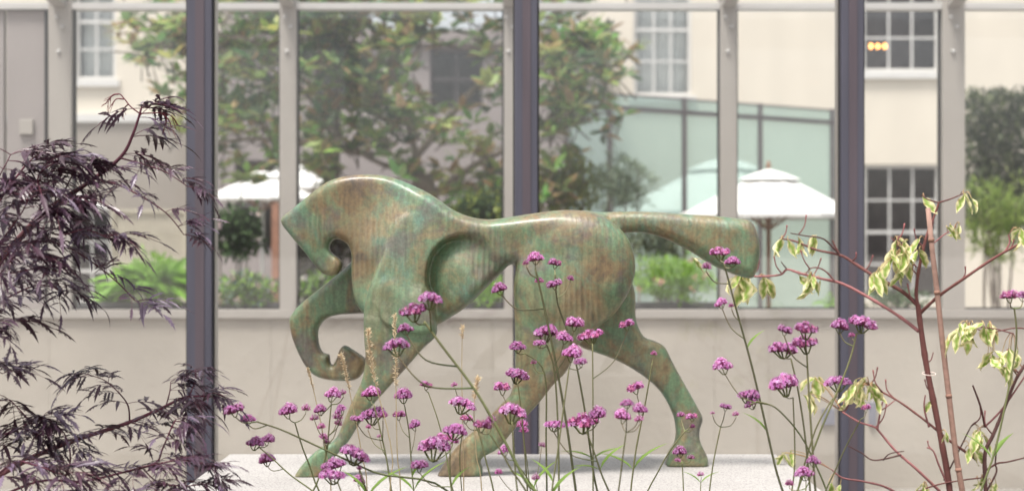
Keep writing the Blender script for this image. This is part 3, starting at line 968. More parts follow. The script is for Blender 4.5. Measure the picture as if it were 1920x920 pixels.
    sctrl = [(735, 430, .05, .045, .030), (790, 420, .05, .045, .035), (730, 460, .055, .035, .024), (780, 460, .055, .045, .024), (730, 490, .058, .028, .021), (780, 490, .058, .04, .021), (720, 525, .058, .026, .015), (775, 530, .058, .04, .013), (715, 560, .058, .026, .009), (770, 570, .058, .033, .007), (710, 620, .052, .026, 0), (780, 630, .050, .026, 0), (710, 680, .048, .027, 0), (740, 690, .046, .027, 0), (690, 740, .042, .026, 0), (655, 800, .035, .023, 0), (615, 848, .034, .02, 0), (580, 880, .04, .023, 0), (600, 890, .04, .02, 0)]
    F = union(F, comp(nf, -0.095, sctrl, 26, 3.6), 0.005)
    # --- raised almond plate on the shoulder, ends in a lip above the forearm
    al = [(745, 440), (725, 490), (712, 530), (707, 565), (712, 590), (726, 608), (756, 621), (786, 625), (812, 620), (816, 604), (806, 574), (799, 545), (797, 510), (800, 480), (780, 445)]
    actrl = [(750, 450, .04, .04, .050), (770, 500, .050, .03, .024), (740, 560, .060, .016, .006), (780, 580, .062, .016, .004), (760, 615, .064, .013, 0.0), (800, 610, .064, .013, 0.0)]
    F = union(F, comp(al, -0.096, actrl, 26, 4.0), 0.003)
    # --- far foreleg, raised and curled
    ff = [(720, 480), (690, 472), (660, 490), (640, 509), (598, 542), (567, 567), (549, 587), (543.5, 602), (550, 636), (569, 678), (588, 701), (615, 711), (653, 713), (672, 708), (684, 692), (686, 674), (664, 657), (646, 647), (637, 656), (631, 673), (624, 684), (619, 678), (617, 664), (606, 661), (598, 645), (597, 618), (610, 599), (634, 590), (680, 587), (720, 585)]
    ftrl = [(700, 520, .06, 0.045), (650, 540, .052, 0.034), (600, 565, .046, 0.030), (565, 600, .042, 0.026), (575, 650, .038, 0.022), (600, 690, .036, 0.021), (640, 695, .042, 0.022), (670, 685, .044, 0.021)]
    F = union(F, comp(ff, 0.115, ftrl, 24, 3.0), 0.012)
    # --- tail, swept straight back
    ta = [(1090, 400), (1116, 398), (1178, 396.5), (1227, 397.5), (1308, 403), (1373, 408), (1402, 413), (1414, 424), (1421, 445), (1424, 467), (1421, 494), (1413, 518), (1400, 521), (1373, 513), (1334, 496), (1292, 470), (1243, 446), (1210, 437.5), (1178, 436), (1130, 445), (1090, 430)]
    tctrl = [(1110, 415, .045, .035), (1180, 416, .042, .03), (1240, 420, .046, .034), (1300, 440, .052, .045), (1360, 455, .056, .05), (1405, 465, .054, .035)]
    F = union(F, comp(ta, 0.02, tctrl, 30, 2.4), 0.016)
    # hooves stand flat on the slab
    F = np.minimum(F, (gz - (Z_PLINTH + 0.0005))[None, None, :].astype(np.float32))
    F[0], F[-1] = -1, -1
    F[:, 0], F[:, -1] = -1, -1
    F[:, :, 0], F[:, :, -1] = -1, -1
    v, q = surface_nets(F, (x0, 5.0 + y0, z0), h)
    # relax the voxel steps, then push back a little (Taubin)
    e = np.concatenate([q[:, [0, 1]], q[:, [1, 2]], q[:, [2, 3]], q[:, [3, 0]]])
    deg = np.bincount(e[:, 0], minlength=len(v)).astype(float)
    for lam in (0.55, -0.50, 0.55, -0.50, 0.5, -0.4, 0.45):
        s = np.stack([np.bincount(e[:, 0], weights=v[e[:, 1], k], minlength=len(v)) for k in range(3)], 1) / deg[:, None]
        v = v + lam * (s - v)
    v[:, 2] = np.maximum(v[:, 2], Z_PLINTH + 0.0005)
    base = np.array((0.0, 5.0, Z_PLINTH))
    v -= base
    me = bpy.data.meshes.new('bronze_horse')
    me.vertices.add(len(v)); me.vertices.foreach_set('co', v.astype(np.float32).ravel())
    me.loops.add(len(q) * 4); me.loops.foreach_set('vertex_index', q.astype(np.int32).ravel())
    me.polygons.add(len(q)); me.polygons.foreach_set('loop_start', np.arange(0, len(q) * 4, 4, dtype=np.int32))
    me.polygons.foreach_set('use_smooth', np.ones(len(q), bool))
    me.update(calc_edges=True); me.validate()
    me.materials.append(M['bronze'])
    o = bpy.data.objects.new('horse_statue', me)
    o.location = base
    COL.objects.link(o)
    tag(o, 'stylised bronze horse statue with green brown patina and one raised foreleg', 'statue')


make_horse()

# ------------------------------------------------------------------ stone plinth
pl = empty('stone_plinth', (0, 4.95, 0), 'pale speckled granite plinth under the bronze horse', 'plinth')
yb = 5.415
q = MB(); q.box((X(430, yb), 4.42, Z_PLINTH - 0.16), (X(1455, yb), yb, Z_PLINTH)); q.build('slab', M['granite'], pl, bevel=0.006)
q = MB(); q.box((X(430, yb) + 0.03, 4.45, 0.0), (X(1455, yb) - 0.03, yb - 0.03, Z_PLINTH - 0.162)); q.build('pedestal', M['granite'], pl, bevel=0.004)


# ================================================================== PLANTS
def quad_leaf(q, base, d, up, L, W, col, col2=None, bend=0.25, seg=3, fold=0.15):
    """a pointed oval leaf: base, direction, up normal"""
    d = d.normalized()
    s = d.cross(up)
    if s.length < 1e-3: s = d.cross(Vector((0.3, 1, 0.2)))
    s.normalize()
    u = s.cross(d).normalized()
    col2 = col2 or col
    mids, ls, rs = [], [], []
    for k in range(seg + 1):
        t = k / seg
        p = base + d * (L * t) - u * (bend * L * t * t)
        w = W * 0.5 * math.sin(math.pi * min(1, 0.06 + 0.94 * t) ** 0.85)
        c = tuple(col[i] + (col2[i] - col[i]) * t for i in range(3))
        if k == 0 or k == seg:
            i = q.vert(p, c); mids.append(i); ls.append(i); rs.append(i)
        else:
            mids.append(q.vert(p, c))
            ls.append(q.vert(p + s * w + u * (fold * w), c)); rs.append(q.vert(p - s * w + u * (fold * w), c))
    for k in range(seg):
        a, b = mids[k], mids[k + 1]
        for side, flip in ((ls, False), (rs, True)):
            ids = []
            for i in (a, b, side[k + 1], side[k]):
                if i not in ids: ids.append(i)
            if len(ids) >= 3: q.face(ids[::-1] if flip else ids)


def rvec(zmin=-1.0, zmax=1.0):
    a = random.uniform(0, 2 * math.pi); z = random.uniform(zmin, zmax)
    r = math.sqrt(max(0, 1 - z * z))
    return Vector((r * math.cos(a), r * math.sin(a), z))


# ------------------------------------------------------------------ magnolia in the far courtyard
def magnolia():
    o = empty('magnolia_tree', (X(845, 16), 16, 0), 'large evergreen magnolia tree with glossy leaves behind the passage', 'tree')
    q = MB()
    q.tube(catmull([(X(845, 16), 16, 0.0), (X(842, 16), 16, 0.8), (X(820, 16), 16, 1.6), (X(790, 16), 16.0, 2.3)], 5), 0.15, 0.11, 10)
    q.build('trunk', M['bark'], o, smooth=True)
    limbs = [
        ([(800, 372, 16), (850, 338, 15.9), (900, 304, 15.8), (945, 282, 15.7), (1010, 240, 15.6), (1070, 180, 15.6)], .045, .018),
        ([(790, 330, 16), (770, 250, 16.1), (740, 150, 16.2), (720, 40, 16.3), (710, -120, 16.4)], .04, .018),
        ([(785, 330, 16), (700, 300, 15.8), (632, 250, 15.5), (560, 160, 15.3), (480, 80, 15.2), (330, 60, 15.2)], .03, .012),
        ([(632, 345, 15.5), (632, 250, 15.5), (630, 130, 15.6), (600, 20, 15.7)], .03, .03),
        ([(775, 300, 16), (860, 200, 16.4), (930, 120, 16.6), (1010, 30, 16.7), (1090, -30, 16.7)], .04, .02),
        ([(700, 290, 15.8), (580, 270, 15.6), (470, 260, 15.4), (400, 270, 15.4)], .04, .015),
        ([(900, 304, 15.8), (960, 330, 15.6), (1040, 330, 15.5), (1090, 360, 15.5)], .035, .012),
    ]
    for pts, r0, r1 in limbs:
        q = MB(); q.tube(catmull([P(*p) for p in pts], 5), r0, r1, 7); q.build('limb', M['bark'], o, smooth=True)
    # leaf whorls: (px, py, rx, ry, number)
    blobs = [(330, 55, 105, 60, 30), (290, 110, 60, 40, 7), (340, 200, 45, 60, 10), (300, 60, 55, 45, 12), (470, 60, 90, 75, 40), (470, 170, 80, 60, 30), (450, 240, 70, 55, 24), (580, 60, 80, 80, 38), (620, 160, 75, 60, 26),
             (690, 60, 95, 85, 44), (720, 170, 75, 50, 20), (680, 230, 90, 50, 16), (760, 260, 80, 50, 14), (600, 280, 60, 40, 10), (820, 40, 80, 50, 22), (860, 240, 75, 40, 8), (935, 70, 45, 50, 9), (960, 180, 45, 80, 14), (1050, 60, 70, 70, 28), (1090, 130, 70, 60, 28), (1110, 200, 60, 50, 18), (1040, 190, 45, 70, 18), (1150, 110, 40, 50, 10),
             (900, 330, 60, 45, 14), (1040, 300, 55, 70, 14), (1060, 380, 40, 40, 7), (800, 350, 60, 40, 7), (620, 320, 40, 30, 6), (480, 310, 60, 40, 8), (580, 240, 40, 30, 6), (650, -60, 300, 70, 60), (1000, -60, 200, 60, 36), (400, -50, 160, 60, 24)]
    q = MB()
    big = []
    greens = [(0.12, 0.19, 0.065), (0.17, 0.26, 0.075), (0.24, 0.34, 0.10), (0.33, 0.38, 0.13), (0.09, 0.14, 0.07)]
    rust = [(0.32, 0.20, 0.10), (0.27, 0.19, 0.11), (0.38, 0.28, 0.14)]
    n = 0
    for (px, py, rx, ry, cnt) in blobs:
        for _ in range(int(cnt * 1.55)):
            a = random.uniform(0, 2 * math.pi); r = math.sqrt(random.random()) * 1.08
            D = random.uniform(14.6, 17.4)
            c = P(px + rx * r * math.cos(a), py + ry * r * math.sin(a), D)
            ax = rvec(0.0, 1.0)
            tw = MB if False else None
            q.tube([c - ax * 0.22 + rvec() * 0.03, c], 0.008, 0.006, 4, col=(0.12, 0.09, 0.06))
            m = random.randint(7, 11)
            base_g = random.choice(greens)
            for k in range(m):
                v = (rvec(-0.35, 0.75) + ax * 0.5).normalized()
                col = random.choice(rust) if random.random() < 0.20 else tuple(g * random.uniform(0.8, 1.35) for g in base_g)
                L = random.uniform(0.13, 0.22)
                up = (Vector((0, 0, 1)) + rvec() * 0.5)
                if D < 15.0 and n % 3 == 0 and len(big) < 260: big.append((c.copy(), v, up, L, col))
                else: quad_leaf(q, c + v * 0.02, v, up, L, L * 0.42, col, None, random.uniform(0.0, 0.35), 3)
                n += 1
    tag(q.build('crown', M['leaf'], o, smooth=True), kind='stuff')
    # the nearest leaves one by one
    protos = []
    for col in greens + rust:
        z = MB(); quad_leaf(z, Vector((0, 0, 0)), Vector((1, 0, 0)), Vector((0, 0, 1)), 1.0, 0.42, col, None, 0.22, 4)
        protos.append((col, z.mesh('magnolia_leaf', M['leaf'], True)))
    for c, v, up, L, col in big:
        me = min(protos, key=lambda t: sum((t[0][i] - col[i]) ** 2 for i in range(3)))[1]
        l = link('leaf', me, o, False)
        s = v.cross(up).normalized(); u = s.cross(v).normalized()
        Mx = Matrix((v.normalized() * L, -s * L, u * L)).transposed().to_4x4()
        Mx.translation = c + v * 0.02 - o.location
        l.matrix_local = Mx


magnolia()


def shrub(name, label, cat, px, py, rx, ry, D, n, L, Wr, cols, flowers=None, stems=6, base_z=0.0, up_bias=0.2, group=None, mat='soft_leaf', boxy=False):
    c = P(px, py, D)
    o = empty(name, (c.x, D, base_z), label, cat, group)
    q = MB()
    rX, rZ = rx * D / FPX, ry * D / FPX
    for k in range(stems):
        t = c + Vector((random.uniform(-0.7, 0.7) * rX, random.uniform(-0.4, 0.4) * rX, random.uniform(-0.2, 0.7) * rZ))
        b = Vector((c.x + random.uniform(-0.12, 0.12), D + random.uniform(-0.1, 0.1), base_z))
        q.tube(catmull([b, b.lerp(t, 0.5) + rvec() * 0.05, t], 4), 0.012, 0.005, 5)
    q.build('stem', M['bark'], o, smooth=True)
    q = MB()
    for k in range(n):
        if boxy: p = Vector((random.uniform(-1, 1), random.uniform(-1, 1), random.uniform(-1, 1)))
        else: p = rvec() * (random.random() ** 0.4)
        wob = 1.0 if boxy else 1 + 0.18 * math.sin(p.x * 5 + p.z * 7 + px) + 0.12 * math.sin(p.z * 11 + p.x * 9)
        b = c + Vector((p.x * rX * wob, p.y * min(rX, 0.6) * wob, p.z * rZ * wob))
        d = (rvec() + Vector((p.x, p.y * 0.5 - 0.2, up_bias)) * 0.8).normalized()
        col = random.choice(cols); g = random.uniform(0.75, 1.3)
        quad_leaf(q, b, d, Vector((0, 0, 1)) + rvec() * 0.6, L * random.uniform(0.7, 1.3), L * Wr, tuple(x * g for x in col), None, random.uniform(0, 0.4), 2)
    tag(q.build('foliage', M[mat], o, smooth=True), kind='stuff')
    if flowers:
        fcol, fn, fr = flowers
        z = MB()
        for k in range(14):
            d = rvec(-0.2, 1.0)
            quad_leaf(z, d * 0.25, (d + rvec() * 0.5).normalized(), d, 0.9, 0.7, tuple(x * random.uniform(0.85, 1.1) for x in fcol), None, 0.1, 2)
        me = z.mesh('flower', M['petal'], True)
        for k in range(fn):
            p = rvec(-0.6, 0.9)
            l = link('flower', me, o, False)
            l.location = c + Vector((p.x * rX, -abs(p.y) * min(rX, 0.6), p.z * rZ)) - o.location
            l.scale = (fr,) * 3
            l.rotation_euler = (random.uniform(0, 6), random.uniform(0, 6), random.uniform(0, 6))
    return o


G1 = [(0.20, 0.37, 0.05), (0.26, 0.44, 0.06), (0.14, 0.29, 0.04)]
G2 = [(0.05, 0.09, 0.035), (0.07, 0.12, 0.04), (0.04, 0.07, 0.03)]
G3 = [(0.17, 0.22, 0.14), (0.13, 0.18, 0.11), (0.20, 0.24, 0.16)]
GY = [(0.20, 0.24, 0.05), (0.15, 0.20, 0.04), (0.26, 0.26, 0.06)]
shrub('flowering_mound', 'lime green mound of fine foliage with pink flowers below the tail', 'plant', 1262, 526, 82, 46, 12.6, 2600, 0.075, 0.16, G1, ((0.75, 0.48, 0.42), 8, 0.03), 8, 1.0, 0.9)
shrub('rosemary_bush', 'grey green feathery shrub beside the green glass fence', 'shrub', 1165, 350, 55, 55, 15.0, 1500, 0.10, 0.14, G3, None, 7, 0.0, 0.9)
shrub('yellow_shrub', 'yellow green loose shrub right of the middle dark post', 'shrub', 1065, 345, 62, 60, 15.4, 700, 0.11, 0.40, GY, None, 6, 0.0, 0.3)
shrub('hydrangea_bush', 'dark leafy bush with a few white blooms under left parasol', 'shrub', 440, 432, 52, 52, 13.0, 900, 0.085, 0.5, G2 + [(0.09, 0.15, 0.06)], ((0.80, 0.72, 0.70), 6, 0.05), 6, 0.0, 0.2)
shrub('bedding_plants', 'mixed low green bedding with blue grey leaves left of the horse head', 'plant', 462, 548, 66, 34, 12.4, 1200, 0.07, 0.3, G1 + G2 + [(0.12, 0.19, 0.20)], ((0.75, 0.6, 0.55), 8, 0.03), 6, 1.0, 0.4)
shrub('low_bush', 'small green bush glimpsed under the belly of the horse', 'shrub', 912, 548, 44, 34, 12.4, 700, 0.07, 0.3, G1, None, 5, 1.0, 0.4)
shrub('leafy_bush', 'dim green bush between the muzzle and raised foreleg', 'shrub', 600, 548, 46, 34, 12.6, 800, 0.07, 0.35, G1 + G2, ((0.75, 0.7, 0.65), 3, 0.03), 5, 1.0, 0.3)
shrub('shade_coloured_bush', 'brownish leafy shrub behind the horse head, shade put into its leaf colour', 'shrub', 600, 470, 50, 50, 14.0, 900, 0.09, 0.4, [(0.05, 0.032, 0.02), (0.035, 0.04, 0.02), (0.025, 0.025, 0.02)], None, 5, 0.0, 0.2)  # leaf colours darkened to carry the deep shade here
shrub('dark_bush', 'dark evergreen bush above the withers of the horse', 'shrub', 905, 400, 60, 45, 14.5, 900, 0.10, 0.4, G2 + GY[:1], None, 5, 0.0, 0.2)
shrub('shade_bush', 'dull green bush under the horse tail behind the lime mound', 'shrub', 1235, 450, 66, 34, 14.0, 900, 0.08, 0.3, [(0.09, 0.12, 0.07), (0.12, 0.14, 0.09)], None, 5, 0.0, 0.2)
shrub('wall_climber', 'tall dark clipped climber against the cream wall at far right', 'climber', 1872, 300, 58, 128, 23.0, 5200, 0.13, 0.4, [(0.08, 0.10, 0.05), (0.11, 0.13, 0.055), (0.065, 0.075, 0.05)], None, 6, 0.0, 0.2, None, 'soft_leaf', True)
shrub('willowy_shrub', 'bright green wispy shrub in front of the clipped climber', 'shrub', 1872, 420, 62, 88, 15.0, 1300, 0.12, 0.14, [(0.20, 0.28, 0.06), (0.15, 0.22, 0.05), (0.26, 0.33, 0.08)], None, 9, 0.0, 0.8)
shrub('ground_ivy', 'low green plant at the foot of the lower right window', 'plant', 1680, 560, 60, 18, 13.0, 500, 0.06, 0.4, G2, None, 4, 1.0, 0.2)

shrub('added_dark_hedge', 'dark hedge added to darken the windows behind the horse head and belly', 'hedge', 765, 472, 215, 78, 18.0, 5200, 0.10, 0.45, [(0.035, 0.045, 0.022), (0.05, 0.06, 0.028), (0.028, 0.03, 0.02)], None, 10, 0.0, 0.2, None, 'soft_leaf', True)  # hedge added so the low windows behind the horse look dark
shrub('rounded_bush', 'rounded light green bush rising behind the large fern at left', 'shrub', 292, 528, 62, 48, 12.9, 2400, 0.07, 0.25, G1, None, 6, 0.0, 0.5)
# planters that carry the low plants
for (a, b, D, lab) in ((1185, 1356, 12.5, 'long dark planter trough under the lime green flowering mound'), (395, 655, 12.3, 'dark planter trough below the bedding plants left of the horse'), (862, 955, 12.3, 'dark planter trough below the horse belly'), (120, 352, 12.3, 'dark planter trough under the fern at left')):
    t = empty('planter_trough', (X((a + b) / 2, D), D, 0), lab, 'planter', 'dark planters along the passage window')
    zt = Z(566, D)
    q = MB(); q.box((X(a, D), D, 0), (X(b, D), D + 0.45, zt - 0.04)); q.build('trough_body', M['trough'], t, bevel=0.006)
    q = MB(); q.box((X(a, D) - 0.02, D - 0.02, zt - 0.038), (X(b, D) + 0.02, D + 0.02, zt)); q.build('rim', M['trough'], t)
    q = MB(); q.box((X(a, D) + 0.02, D + 0.022, zt - 0.038), (X(b, D) - 0.02, D + 0.43, zt - 0.02)); q.build('soil', M['soil'], t)


# ------------------------------------------------------------------ ferns
def fern(px, py, D, n, L, label):
    c = P(px, py, D)
    o = empty('fern', c, label, 'fern', 'ferns by the passage window')
    variants = []
    for v in range(4):
        q = MB()
        pts = []
        bend = random.uniform(0.35, 0.75)
        for k in range(13):
            t = k / 12
            pts.append(Vector((t, 0, 0.75 * t - bend * 1.2 * t * t)))
        g = random.choice([(0.20, 0.39, 0.05), (0.25, 0.44, 0.07), (0.15, 0.31, 0.045)])
        q.tube(pts, 0.008, 0.003, 4, col=(0.12, 0.16, 0.05))
        for k in range(1, 44):
            t = k / 44
            i = min(11, int(t * 12)); p = pts[i].lerp(pts[i + 1], t * 12 - i)
            tg = (pts[i + 1] - pts[i]).normalized()
            w = 0.22 * math.sin(math.pi * min(1, 0.12 + 0.88 * t)) ** 0.8
            for s in (-1, 1):
                quad_leaf(q, p, Vector((0, s, -0.15)) + tg * 0.45, Vector((0, 0, 1)), w, 0.03, g, tuple(x * 1.2 for x in g), 0.3, 2)
        variants.append(q.mesh('fern_frond', M['soft_leaf'], True))
    for k in range(n):
        l = link('frond', random.choice(variants), o, False)
        l.rotation_euler = (random.uniform(-0.2, 0.2), random.uniform(-0.5, 0.25), k * 2.399 + random.uniform(-0.2, 0.2))
        l.scale = (L * random.uniform(0.75, 1.15),) * 3
    return o


fern(288, 548, 12.45, 70, 0.44, 'large bright green fern at left behind the passage window')
fern(215, 568, 12.6, 26, 0.26, 'small green fern at left edge of the fern planter')
fern(415, 560, 12.7, 14, 0.26, 'small fern just right of the left dark post')
for (px, n, lab) in ((1600, 9, 'small green grass tuft right of the parasol pole'),):
    fern(1553, 572, 12.6, 9, 0.16, 'tiny fern tuft in the corner by the right dark post')


# ------------------------------------------------------------------ verbena
def head_mesh(lobes, seed, density=1.0, fade=0.0):
    """a flat-topped cluster of tiny florets on dark calyces, about 1 unit wide, its stalk end at the origin"""
    rnd = random.Random(seed)
    q = MB()
    for (lx, ly, lz, lr) in lobes:
        root = Vector((lx * 0.35, ly * 0.35, 0.0))
        q.tube([Vector((0, 0, -0.03)), root, Vector((lx, ly, lz - lr * 0.45))], 0.022, 0.03, 5, col=(0.12, 0.13, 0.05))
        n = int(46 * density * (lr / 0.26) ** 1.6)
        for k in range(n):
            # points over a dome
            zc = 1 - (k + 0.5) / n * 1.12
            rr = math.sqrt(max(0, 1 - zc * zc)); a = k * 2.399963 + rnd.uniform(-0.25, 0.25)
            d = Vector((rr * math.cos(a), rr * math.sin(a), zc)).normalized()
            c0 = Vector((lx, ly, lz - lr * 0.35))
            tip = c0 + Vector((d.x * lr, d.y * lr, d.z * lr * 0.85)) * rnd.uniform(0.86, 1.12)
            st = c0 - Vector((0, 0, lr * 0.22)) + Vector((d.x, d.y, d.z * 0.4)) * (lr * 0.35)
            cal = rnd.choice([(0.17, 0.05, 0.075), (0.24, 0.06, 0.11), (0.12, 0.075, 0.05), (0.30, 0.08, 0.16)])
            q.tube([st, st.lerp(tip, 0.9)], 0.020, 0.022, 4, cap=False, col=cal, col2=(0.55, 0.16, 0.38))
            # floret of five petals facing outward
            if rnd.random() < 0.08 + fade: continue
            nrm = (d + Vector((rnd.uniform(-.4, .4), rnd.uniform(-.4, .4), rnd.uniform(-.1, .5)))).normalized()
            s = nrm.cross(Vector((0.2, 0.3, 1))).normalized(); u = nrm.cross(s)
            sz = rnd.uniform(0.062, 0.09)
            pk = rnd.choice([(0.60, 0.29, 0.60), (0.68, 0.42, 0.70), (0.52, 0.21, 0.50), (0.77, 0.58, 0.80), (0.58, 0.23, 0.50), (0.68, 0.32, 0.55)])
            if fade and rnd.random() < 0.4: pk = (0.62, 0.22, 0.36)
            ctr = q.vert(tip, (0.42, 0.09, 0.28))
            a0 = rnd.uniform(0, 6)
            ring = []
            for j in range(10):
                aa = a0 + j * math.pi / 5
                rad = sz if j % 2 == 0 else sz * 0.45
                ring.append(q.vert(tip + (s * math.cos(aa) + u * math.sin(aa)) * rad + nrm * (0.012 if j % 2 == 0 else 0.004), pk if j % 2 == 0 else tuple(x * 0.75 for x in pk)))
            for j in range(0, 10, 2):
                q.face((ctr, ring[j - 1], ring[j], ring[(j + 1) % 10]))
    return q.mesh('verbena_head', M['petal'], False)


H_BIG = [head_mesh([(-0.26, 0.03, 0.30, 0.24), (0.02, -0.08, 0.36, 0.25), (0.28, 0.05, 0.33, 0.23), (0.05, 0.22, 0.32, 0.22)], 1),
         head_mesh([(-0.30, 0.0, 0.24, 0.20), (-0.08, -0.1, 0.34, 0.24), (0.18, 0.0, 0.42, 0.25), (0.34, 0.08, 0.38, 0.18)], 2),
         head_mesh([(-0.22, 0.05, 0.36, 0.26), (0.12, -0.12, 0.34, 0.24), (0.32, 0.06, 0.27, 0.20), (-0.02, 0.18, 0.42, 0.2), (-0.4, -0.02, 0.28, 0.13)], 3)]
H_MID = [head_mesh([(-0.17, 0.0, 0.36, 0.34), (0.2, 0.04, 0.40, 0.31)], 4), head_mesh([(0.0, -0.05, 0.42, 0.40), (0.24, 0.1, 0.34, 0.26), (-0.28, 0.05, 0.32, 0.24)], 5), head_mesh([(-0.1, 0, 0.42, 0.42), (0.27, -0.05, 0.34, 0.24)], 6)]
H_BIG += [head_mesh([(-0.28, 0.02, 0.30, 0.22), (0.0, 0.08, 0.38, 0.22), (0.27, -0.04, 0.36, 0.21), (0.1, -0.16, 0.28, 0.18)], 21, 0.9, 0.35), head_mesh([(-0.3, 0.05, 0.32, 0.18), (-0.12, -0.06, 0.40, 0.2), (0.12, 0.05, 0.36, 0.22), (0.33, 0.0, 0.28, 0.17)], 22)]
H_MID += [head_mesh([(-0.15, 0.0, 0.40, 0.32), (0.22, 0.0, 0.34, 0.28)], 23, 0.9, 0.4), head_mesh([(0.05, 0.0, 0.46, 0.36), (-0.25, 0.02, 0.30, 0.24), (0.3, 0.06, 0.38, 0.2)], 24)]
H_SML = [head_mesh([(0, 0, 0.5, 0.46)], 25, 0.35, 0.35), head_mesh([(0, 0, 0.46, 0.5)], 7, 0.4), head_mesh([(0.03, 0, 0.5, 0.48)], 8, 0.3)]
STEM_G = [(0.10, 0.13, 0.045), (0.12, 0.16, 0.055), (0.085, 0.085, 0.045), (0.13, 0.15, 0.08)]


def verbena_leaf_mesh():
    q = MB()
    quad_leaf(q, Vector((0, 0, 0)), Vector((1, 0, 0.15)), Vector((0, 0, 1)), 1.0, 0.2, (0.16, 0.26, 0.05), (0.2, 0.3, 0.07), 0.35, 5, 0.4)
    return q.mesh('verbena_leaf', M['soft_leaf'], True)


V_LEAF = verbena_leaf_mesh()


def verbena(label, D, main, heads, rpx=3.6, leaves=(), g=None):
    D = 3.45 + (D - 2.75) * 0.55
    g = g or random.choice(STEM_G)
    bx = X(main[0][0], D)
    o = empty('verbena', (bx + random.uniform(-0.03, 0.03), D, 0.05), label, 'verbena', 'tall verbena stems in front of the plinth')
    pts = [Vector((o.location.x, D, 0.05)), Vector((bx * 0.97 + o.location.x * 0.03, D, 0.55))] + [P(x, y, D) for x, y in main]
    # the first on-screen point may be out of line with the root: blend smoothly
    path = catmull(pts, 6)
    r = rpx * 0.5 * D / FPX
    q = MB(); q.tube(path, r * 1.15, r * 0.72, 6, col=tuple(x * 0.9 for x in g), col2=(0.13, 0.125, 0.06)); q.build('stem', M['stem'], o, smooth=True)
    end = path[-1]
    for i, hd in enumerate(heads):
        px, py, w = hd[:3]
        dd = D + random.uniform(-0.05, 0.05)
        W = w * D / FPX * random.uniform(0.88, 1.02)
        tip = P(px, py + w * 0.44, dd)        # stalk meets the head below its middle
        j = P(hd[3], hd[4], D) if len(hd) > 3 else end
        # nearest point of the stem
        j = min(path, key=lambda p: (p - j).length)
        if (tip - j).length > 0.006:
            mid = j.lerp(tip, 0.5); mid.z -= 0.18 * abs(tip.x - j.x); mid.x += 0.12 * (tip.x - j.x)
            q = MB(); q.tube(catmull([j, mid, tip], 5), r * 0.62, r * 0.46, 5, col=g, col2=(0.15, 0.11, 0.07)); q.build('branch', M['stem'], o, smooth=True)
        me = random.choice(H_BIG if w >= 44 else H_MID if w >= 23 else H_SML)
        l = link('flower_head', me, o, False)
        l.location = tip - o.location
        l.scale = (W * random.choice((-1, 1)), W, W * random.uniform(1.05, 1.4))
        l.rotation_euler = (random.uniform(-0.25, 0.12), random.uniform(-0.28, 0.28), random.uniform(-0.5, 0.5))
    for (px, py, L, az, el) in leaves:
        c = P(px, py, D); c = min(path, key=lambda p: (p - c).length)
        l = link('leaf', V_LEAF, o, False)
        l.location = c - o.location
        l.scale = (L * D / FPX,) * 3
        l.rotation_euler = Euler((0, -el, az))
    return o


verbena('verbena reaching far left with two pink heads beside the dark elder leaves', 3.15, [(860, 950), (700, 884), (600, 838), (530, 806), (482, 790)], [(441, 762, 42), (465, 782, 30, 505, 798)], 4)
verbena('verbena with low heads over the left corner of the plinth', 3.3, [(640, 985), (598, 930), (545, 890), (510, 858), (486, 838)], [(476, 827, 36), (501, 822, 28), (501, 858, 34, 530, 880)], 3.2)
verbena('verbena with a round head and a smaller one left of the near fore hoof', 3.5, [(604, 970), (588, 895), (566, 835), (553, 792)], [(542, 766, 40), (573, 765, 22)], 3.4)
verbena('many-headed verbena directly left of the near foreleg', 3.4, [(572, 985), (596, 900), (612, 850), (617, 800), (621, 758)], [(620, 738, 32), (644, 736, 17), (602, 766, 27), (591, 783, 19, 610, 820), (641, 766, 26, 615, 815), (632, 781, 22, 615, 815), (632, 793, 20, 613, 830), (604, 799, 20, 612, 840), (606, 817, 19, 609, 850), (612, 828, 14, 606, 866)], 3.4)
verbena('verbena whose stacked pink heads cover the near foreleg below the knee', 3.45, [(738, 985), (728, 880), (715, 815), (701, 758)], [(695, 733, 38), (697, 771, 54, 712, 808), (669, 782, 26, 714, 830), (718, 778, 22, 716, 820), (712, 816, 13, 722, 850), (690, 800, 14, 720, 845)], 3.6)
verbena('slender verbena right of the near foreleg with one rounded head on top', 3.55, [(779, 985), (772, 880), (767, 810), (759, 762)], [(757, 738, 38), (779, 795, 26, 773, 850), (748, 775, 27, 768, 825)], 3.0, leaves=((776, 925, 80, 0.2, 0.9), (775, 915, 70, 2.9, 0.7), (773, 890, 50, -0.6, 1.0)))
verbena('low verbena with a broad head in front of the near fore hoof', 3.2, [(700, 1000), (692, 940), (678, 890), (667, 862)], [(663, 843, 62), (672, 898, 26, 690, 930), (673, 876, 12, 684, 910)], 3.4, leaves=((692, 930, 90, 0.3, 0.8), (692, 935, 70, 2.8, 0.9)))
verbena('squat verbena with a purple tiered head covering the near fore hoof', 3.0, [(655, 1010), (648, 950), (634, 905)], [(626, 884, 50), (634, 866, 42), (612, 872, 24)], 3.4)
verbena('thick-stemmed verbena slanting up to heads over the shoulder elbow', 2.75, [(1030, 985), (985, 900), (935, 806), (888, 727), (830, 650), (795, 602)], [(777, 577, 56, 800, 610), (806, 556, 52, 808, 622), (762, 611, 36, 860, 690), (745, 643, 52, 886, 724)], 6.0, g=(0.07, 0.11, 0.035))
verbena('small blurred verbena before the low wall right of the near foreleg', 4.25, [(852, 990), (838, 860), (822, 790), (803, 735)], [(798, 719, 26)], 2.6)
verbena('tiny single verbena bud before the low wall near the dry grass', 4.3, [(870, 990), (862, 860), (868, 790), (854, 730)], [(853, 721, 14)], 2.2)
verbena('verbena with a drooping-edge head beside a pale feathery grass', 3.5, [(935, 990), (908, 850), (893, 800), (872, 772)], [(863, 749, 58), (873, 781, 28, 893, 805)], 3.4)
